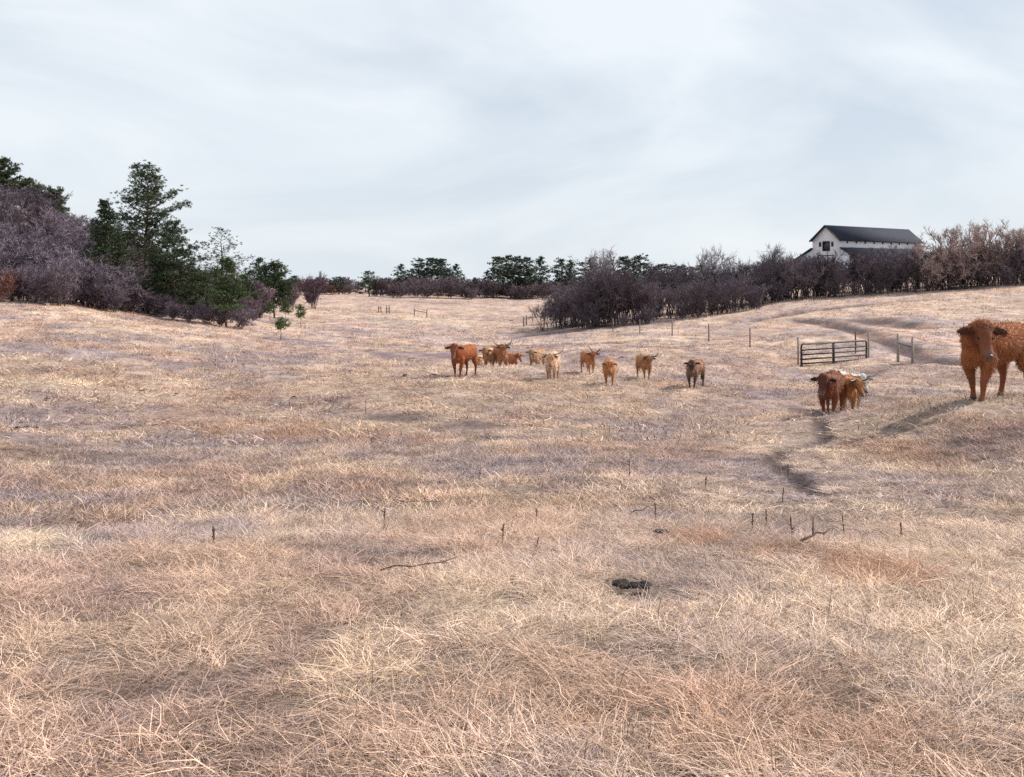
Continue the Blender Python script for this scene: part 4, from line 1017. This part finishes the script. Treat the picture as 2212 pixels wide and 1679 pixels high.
cow(1105, 48.0, .80, 20, 20, (.46, .20, .10), 'reddish cow right of the horned brown cow, legs out of sight', seed=7, belly_c=(.30, .11, .06))
cow(1160, 45.0, .84, -24, 10, (.44, .26, .15), 'tan brown cow half hidden at the left of the cream horned cow', seed=8)
cow(1193, 34.5, .86, -9, 6, CREAM, 'cream cow with wide pale horns and orange face', face=(.60, .30, .13), legs=(.36, .18, .09), seed=9, horns=(.48, .32, False), belly=1.0, shag=1.1, head_drop=.02)
cow(1271, 38.0, .72, 14, -10, (.44, .19, .085), 'small reddish brown calf with shaggy head right of the cream cow', seed=10, face=(.26, .09, .04), head_drop=-.05)
cow(1316, 32.8, .74, -5, 2, GING, 'ginger calf walking straight ahead, pale back, nearest of the middle calves', seed=11, face=(.46, .20, .08), legs=(.34, .12, .05), shag=1.1, head_drop=.04)
cow(1392, 35.5, .74, 8, -6, (.42, .19, .09), 'ginger brown cow with thin upturned horns, middle of the right half', seed=12, horns=(.38, .25, True), shag=1.2, head_drop=.0)
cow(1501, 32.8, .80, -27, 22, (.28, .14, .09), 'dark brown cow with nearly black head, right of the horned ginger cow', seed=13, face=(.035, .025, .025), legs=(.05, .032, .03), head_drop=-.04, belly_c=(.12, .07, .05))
cow(1795, 25.0, 1.0, -27, -6, RB2, 'red brown cow with dark face walking in front of the white one', face=(.10, .032, .02), seed=15, shag=.8, head_drop=.02, strands=2600, sw=.012, legs=(.20, .065, .035))
cow(1833, 26.0, .84, -20, 42, (.46, .20, .07), 'ginger cow with one long dark horn behind the red brown cow', seed=16, horns=(.34, .12, True), strands=2200, sw=.012, head_drop=.05)
cow(1834, 27.0, .90, 4, 0, WHT, 'white cow with long pale horns behind the two red cows', face=(.62, .56, .50), legs=(.5, .42, .36), seed=18, horns=(.40, .22, False), strands=2200, sw=.012)
cow(2146, 19.0, 1.28, -56, 50, (.36, .125, .045), 'big shaggy red brown cow with dark ears, nearest of all, at the right edge', face=(.20, .066, .033), seed=21, shag=.62, strands=26000, sw=.0055, voxel=.022, strand_l=.09, legs=(.24, .08, .04))

# ------------------------------------------------------------------ small things on the grass
dungm = mat('dung', (.012, .009, .008), .7, .25, noise=(18, (.028, .02, .016), .45, .7), bump=.8)
def dung_mesh(seed, w):
    r = np.random.default_rng(seed); mb = MB(); n = 16
    for k in range(5):
        c = r.normal(0, .17 * w, 2); rad = w * r.uniform(.2, .34) * (1.5 if k == 0 else 1)
        if k == 0: c *= .2
        th = np.arange(n) / n * 2 * math.pi; V = [(c[0], c[1], .16 * w * (1 + .3 * r.random()))]
        for f, h in ((.4, .15), (.75, .11), (1.0, .04), (1.06, -.04)):
            jit = r.uniform(.85, 1.15, n); V += [(c[0] + rad * f * jit[q] * math.cos(th[q]), c[1] + rad * f * jit[q] * math.sin(th[q]), h * w * r.uniform(.7, 1.3)) for q in range(n)]
        T_ = [(0, 1 + q, 1 + (q + 1) % n) for q in range(n)]; Qd = [(1 + l * n + q, 1 + (l + 1) * n + q, 1 + (l + 1) * n + (q + 1) % n, 1 + l * n + (q + 1) % n) for l in range(3) for q in range(n)]
        mb.add(V, Qd, T_)
    return mb.mesh('dung_pat', [dungm], True)
for k, (px, py, w, lab) in enumerate([(1376, 1284, 40, 'large fresh black dung pile in the near grass'), (758, 804, 9, 'small dark dung pat left of the herd, further left of a pair'), (792, 808, 9, 'small dark dung pat, right one of the pair left of the herd'), (875, 814, 11, 'dung pat left of the rust red cow'), (937, 813, 13, 'dung pat beside the shadow of the rust red cow'),
        (103, 866, 11, 'dung pat in pale grass near the left edge'), (308, 849, 9, 'lone dung pat in the left meadow'), (381, 856, 8, 'faint dung pat right of the lone one in the left meadow'), (634, 861, 10, 'dung pat above the rust coloured grass patch'), (35, 930, 17, 'left dung pat of the dark cluster at the left edge'), (55, 929, 15, 'middle dung pat of the dark cluster at the left edge'), (75, 929, 14, 'right dung pat of the dark cluster at the left edge'), (1428, 1162, 18, 'dark dung pat in the grass above the rust patch'), (1345,1281,16,'small dung lump just left of the large black pile')]):
    x, y = on_ground(px, py); wm = w / F * y
    o = link('dung_pat', dung_mesh(k, max(wm, .12)), None, (x, y, hz1(x, y) + (.05 if k == 0 or k == 13 else .05)), random.random() * 6); o.scale = (1, 1, .85); tag(o, lab, 'dung', 'dung pats on the pasture')

stalkm = mat('dead_stalk', (.12, .078, .06), .9, .1, noise=(20, (.2, .13, .10), .4, .7))
def stalk_mesh(seed, h, th=.012, lean=.06, head=.25):
    r = np.random.default_rng(seed); mb = MB(); n = 7; P = [np.array([0, 0, -.03])]; d = unit(np.array([r.normal(0, lean), r.normal(0, lean), 1]))
    for q in range(n): d = unit(d + r.normal(0, .03, 3)); P.append(P[-1] + d * h / n)
    P = np.array(P); rad = np.array([th * (1 - .35 * q / n) for q in range(n + 1)]); rad[-int(n * head) - 1:] *= 1.5; rad[-1] *= .3
    mb.tube(P, rad, 6)
    for q in range(5):
        f = r.uniform(.35, .95); p = P[int(f * n)]; e_ = p + np.array([r.normal(0, .012), r.normal(0, .012), r.uniform(.01, .03)]); mb.tube([p, e_], th * .6, 4)
    return mb.mesh('dead_stalk', [stalkm], True)
ST = [(461, 1148, 1182, 1.6), (829, 1108, 1152, 1), (1086, 1140, 1175, 1), (1154, 1172, 1190, 1), (1359, 998, 1042, 1), (1417, 1094, 1132, 1), (1625, 1120, 1148, 1), (1656, 1108, 1138, 1), (1712, 1124, 1162, 1.2), (1827, 1122, 1162, .8), (1948, 1138, 1165, 1), (1702, 1008, 1032, 1), (790, 866, 896, .8), (1035, 1018, 1036, 1), (1524, 1040, 1054, 1.3), (1345, 1045, 1065, .8), (700, 875, 892, .8), (1232, 866, 884, .7), (1690, 1060, 1086, 1), (1160, 1108, 1130, .8), (1002, 1016, 1030, .8), (650, 878, 896, .8)]
for k, (px, t0, b0, th) in enumerate(ST):
    x, y = on_ground(px, b0); h = (b0 - t0) / F * y + .07
    o = link('dead_stalk', stalk_mesh(k, max(h, .16), .0065 * th * max(1, y / 15), .12 if k % 3 == 0 else .04), None, (x, y, hz1(x, y)), 0)
    where = 'near the left foreground' if px < 600 else ('in the middle distance grass' if b0 < 1070 else 'in the near grass right of centre')
    lb = {0: 'thick dark mullein stalk standing alone in the left foreground', 4: 'tall dead stalk standing alone in the grass below the calves', 9: 'slanting dead stalk near the rust patch at right'}.get(k, 'thin dark dead stalk standing ' + where)
    tag(o, lb, 'dead stalk', 'dead weed stalks')
for k, (px, py, L, rz_, r_, lab) in enumerate([(1760, 1180, .30, .5, .012, 'weathered broken branch lying in the grass at right'), (905, 1102, .55, -.5, .005, 'long thin pale twig lying in the grass at centre left'), (652, 888, .5, .9, .010, 'forked dark stick in the grass above the rust patch'), (1385, 1122, .25, -.7, .006, 'short dark stick beside a dead stalk'), (905, 1248, .5, .1, .006, 'thin pale straw stick lying left of the large dung pile'), (343, 925, .35, .05, .018, 'small white bone like stick in the left meadow')]):
    x, y = on_ground(px, py); r = np.random.default_rng(k); P = np.array([(L * (q - .5), r.normal(0, L * .03), .06 + .05 * q + r.normal(0, .01)) for q in np.linspace(0, 1, 6)])
    mb = MB(); mb.tube(P, r_ * np.linspace(1, .5, 6), 6)
    if k in (0, 2): mb.tube([P[2], P[2] + np.array([L * .2, L * .15, .12])], r_ * .6, 5)
    o = link('fallen_branch', mb.mesh('fallen_branch', [wood_l if k == 5 else (stalkm if k != 1 else wood)], True), None, (x, y, hz1(x, y)), rz_); tag(o, lab, 'branch')

rockm = mat('pale_rock', (.33, .27, .25), .9, .2, noise=(4, (.14, .11, .11), .4, .65), bump=.8)
def rock_mesh(seed, s):
    r = np.random.default_rng(seed); V = IV.copy(); n_ = 1 + .35 * (fbm(V[:, 0] * 1.7 + seed, V[:, 1] * 1.7 + V[:, 2] * 2.3, seed, 3) - .5) * 2
    V = np.round(V * n_[:, None] * 3.0) / 3.0 * .5 + V * n_[:, None] * .5
    return mesh_np('rock', V * np.array(s), tris=IF, mats=[rockm])
for k, (px, py, w, h, lab) in enumerate([(528, 703, 13, 5, 'long pale rock at the foot of the small green pine'), (545, 703, 11, 6, 'dark shadowed rock right of the long pale rock'), (537, 697, 16, 4, 'flat slab rock above the other rocks under the pines'), (390, 688, 9, 4, 'pale rock under the dark pines'), (432, 690, 9, 3, 'low pale rock in brush below the see-through pine'), (100, 660, 10, 4, 'pale stone at the foot of the brush near the left edge'), (30, 481, 16, 7, 'pale outcrop showing through the brush high on the left hillside'), (165, 510, 12, 6, 'pale outcrop on the hillside left of the pines'), (1105, 689 + 4, 9, 2, 'flat pale stone by the far valley fence')]):
    x, y = on_ground(px, py, 50) if py > 600 else at(px, 115)
    w_, h_ = w / F * y, h / F * y
    o = link('rock', rock_mesh(k + 1, (w_, w_ * .7, h_)), None, (x, y, hz1(x, y) + h_ * .3 + (0 if py > 600 else 1.4)), k); tag(o, lab, 'rock', 'rocks at the foot of the slope')

# birds
birdm = mat('black_bird', (.015, .014, .016), .6, .3)
def bird(px, py, D, up_, label, s=1.0, rz_=0.5):
    mb = MB(); 
    mb.tube([(-.14, 0, 0), (-.09, 0, .0), (0, 0, 0), (.07, 0, .015), (.11, 0, .03), (.15, 0, .02)], [.004, .022, .038, .03, .022, .003], 7)
    root = empty('bird', (at(px, D)[0], D, EYE - (py - YH) / F * D), rz_, s); tag(root, label, 'bird', 'black birds over the pasture')
    link('body', mb.mesh('body', [birdm], True), root)
    for q in (-1, 1):
        m_ = MB(); V = [(.05, q * .02, .02), (-.05, q * .02, .015), (-.07, q * .16, .02 + up_ * .12), (.04, q * .17, .02 + up_ * .13), (-.03, q * .32, .02 + up_ * .3)]
        V = V + [(a_, b_, c - .006) for a_, b_, c in V]
        m_.add(V, [(0, 1, 2, 3), (5, 8, 7, 6), (0, 5, 6, 1), (0, 3, 8, 5), (1, 6, 7, 2)], [(3, 2, 4), (8, 9, 7), (3, 4, 9), (3, 9, 8), (2, 7, 9), (2, 9, 4)]); link('wing', m_.mesh('wing', [birdm]), root)
    m_ = MB(); m_.box((-.17, 0, 0), (.1, .05, .006)); link('tail', m_.mesh('tail', [birdm]), root)
bird(1286, 765, 38, 1.0, 'black bird flying just above the small reddish calf, wings raised', 1.0, .9)
bird(1344, 772, 38, -.3, 'black bird flying between the calf and the horned ginger cow', .8, 2.2)
bird(1231, 556, 90, .6, 'tiny black bird high in the sky above the skyline pines', 1.0, 1.0)
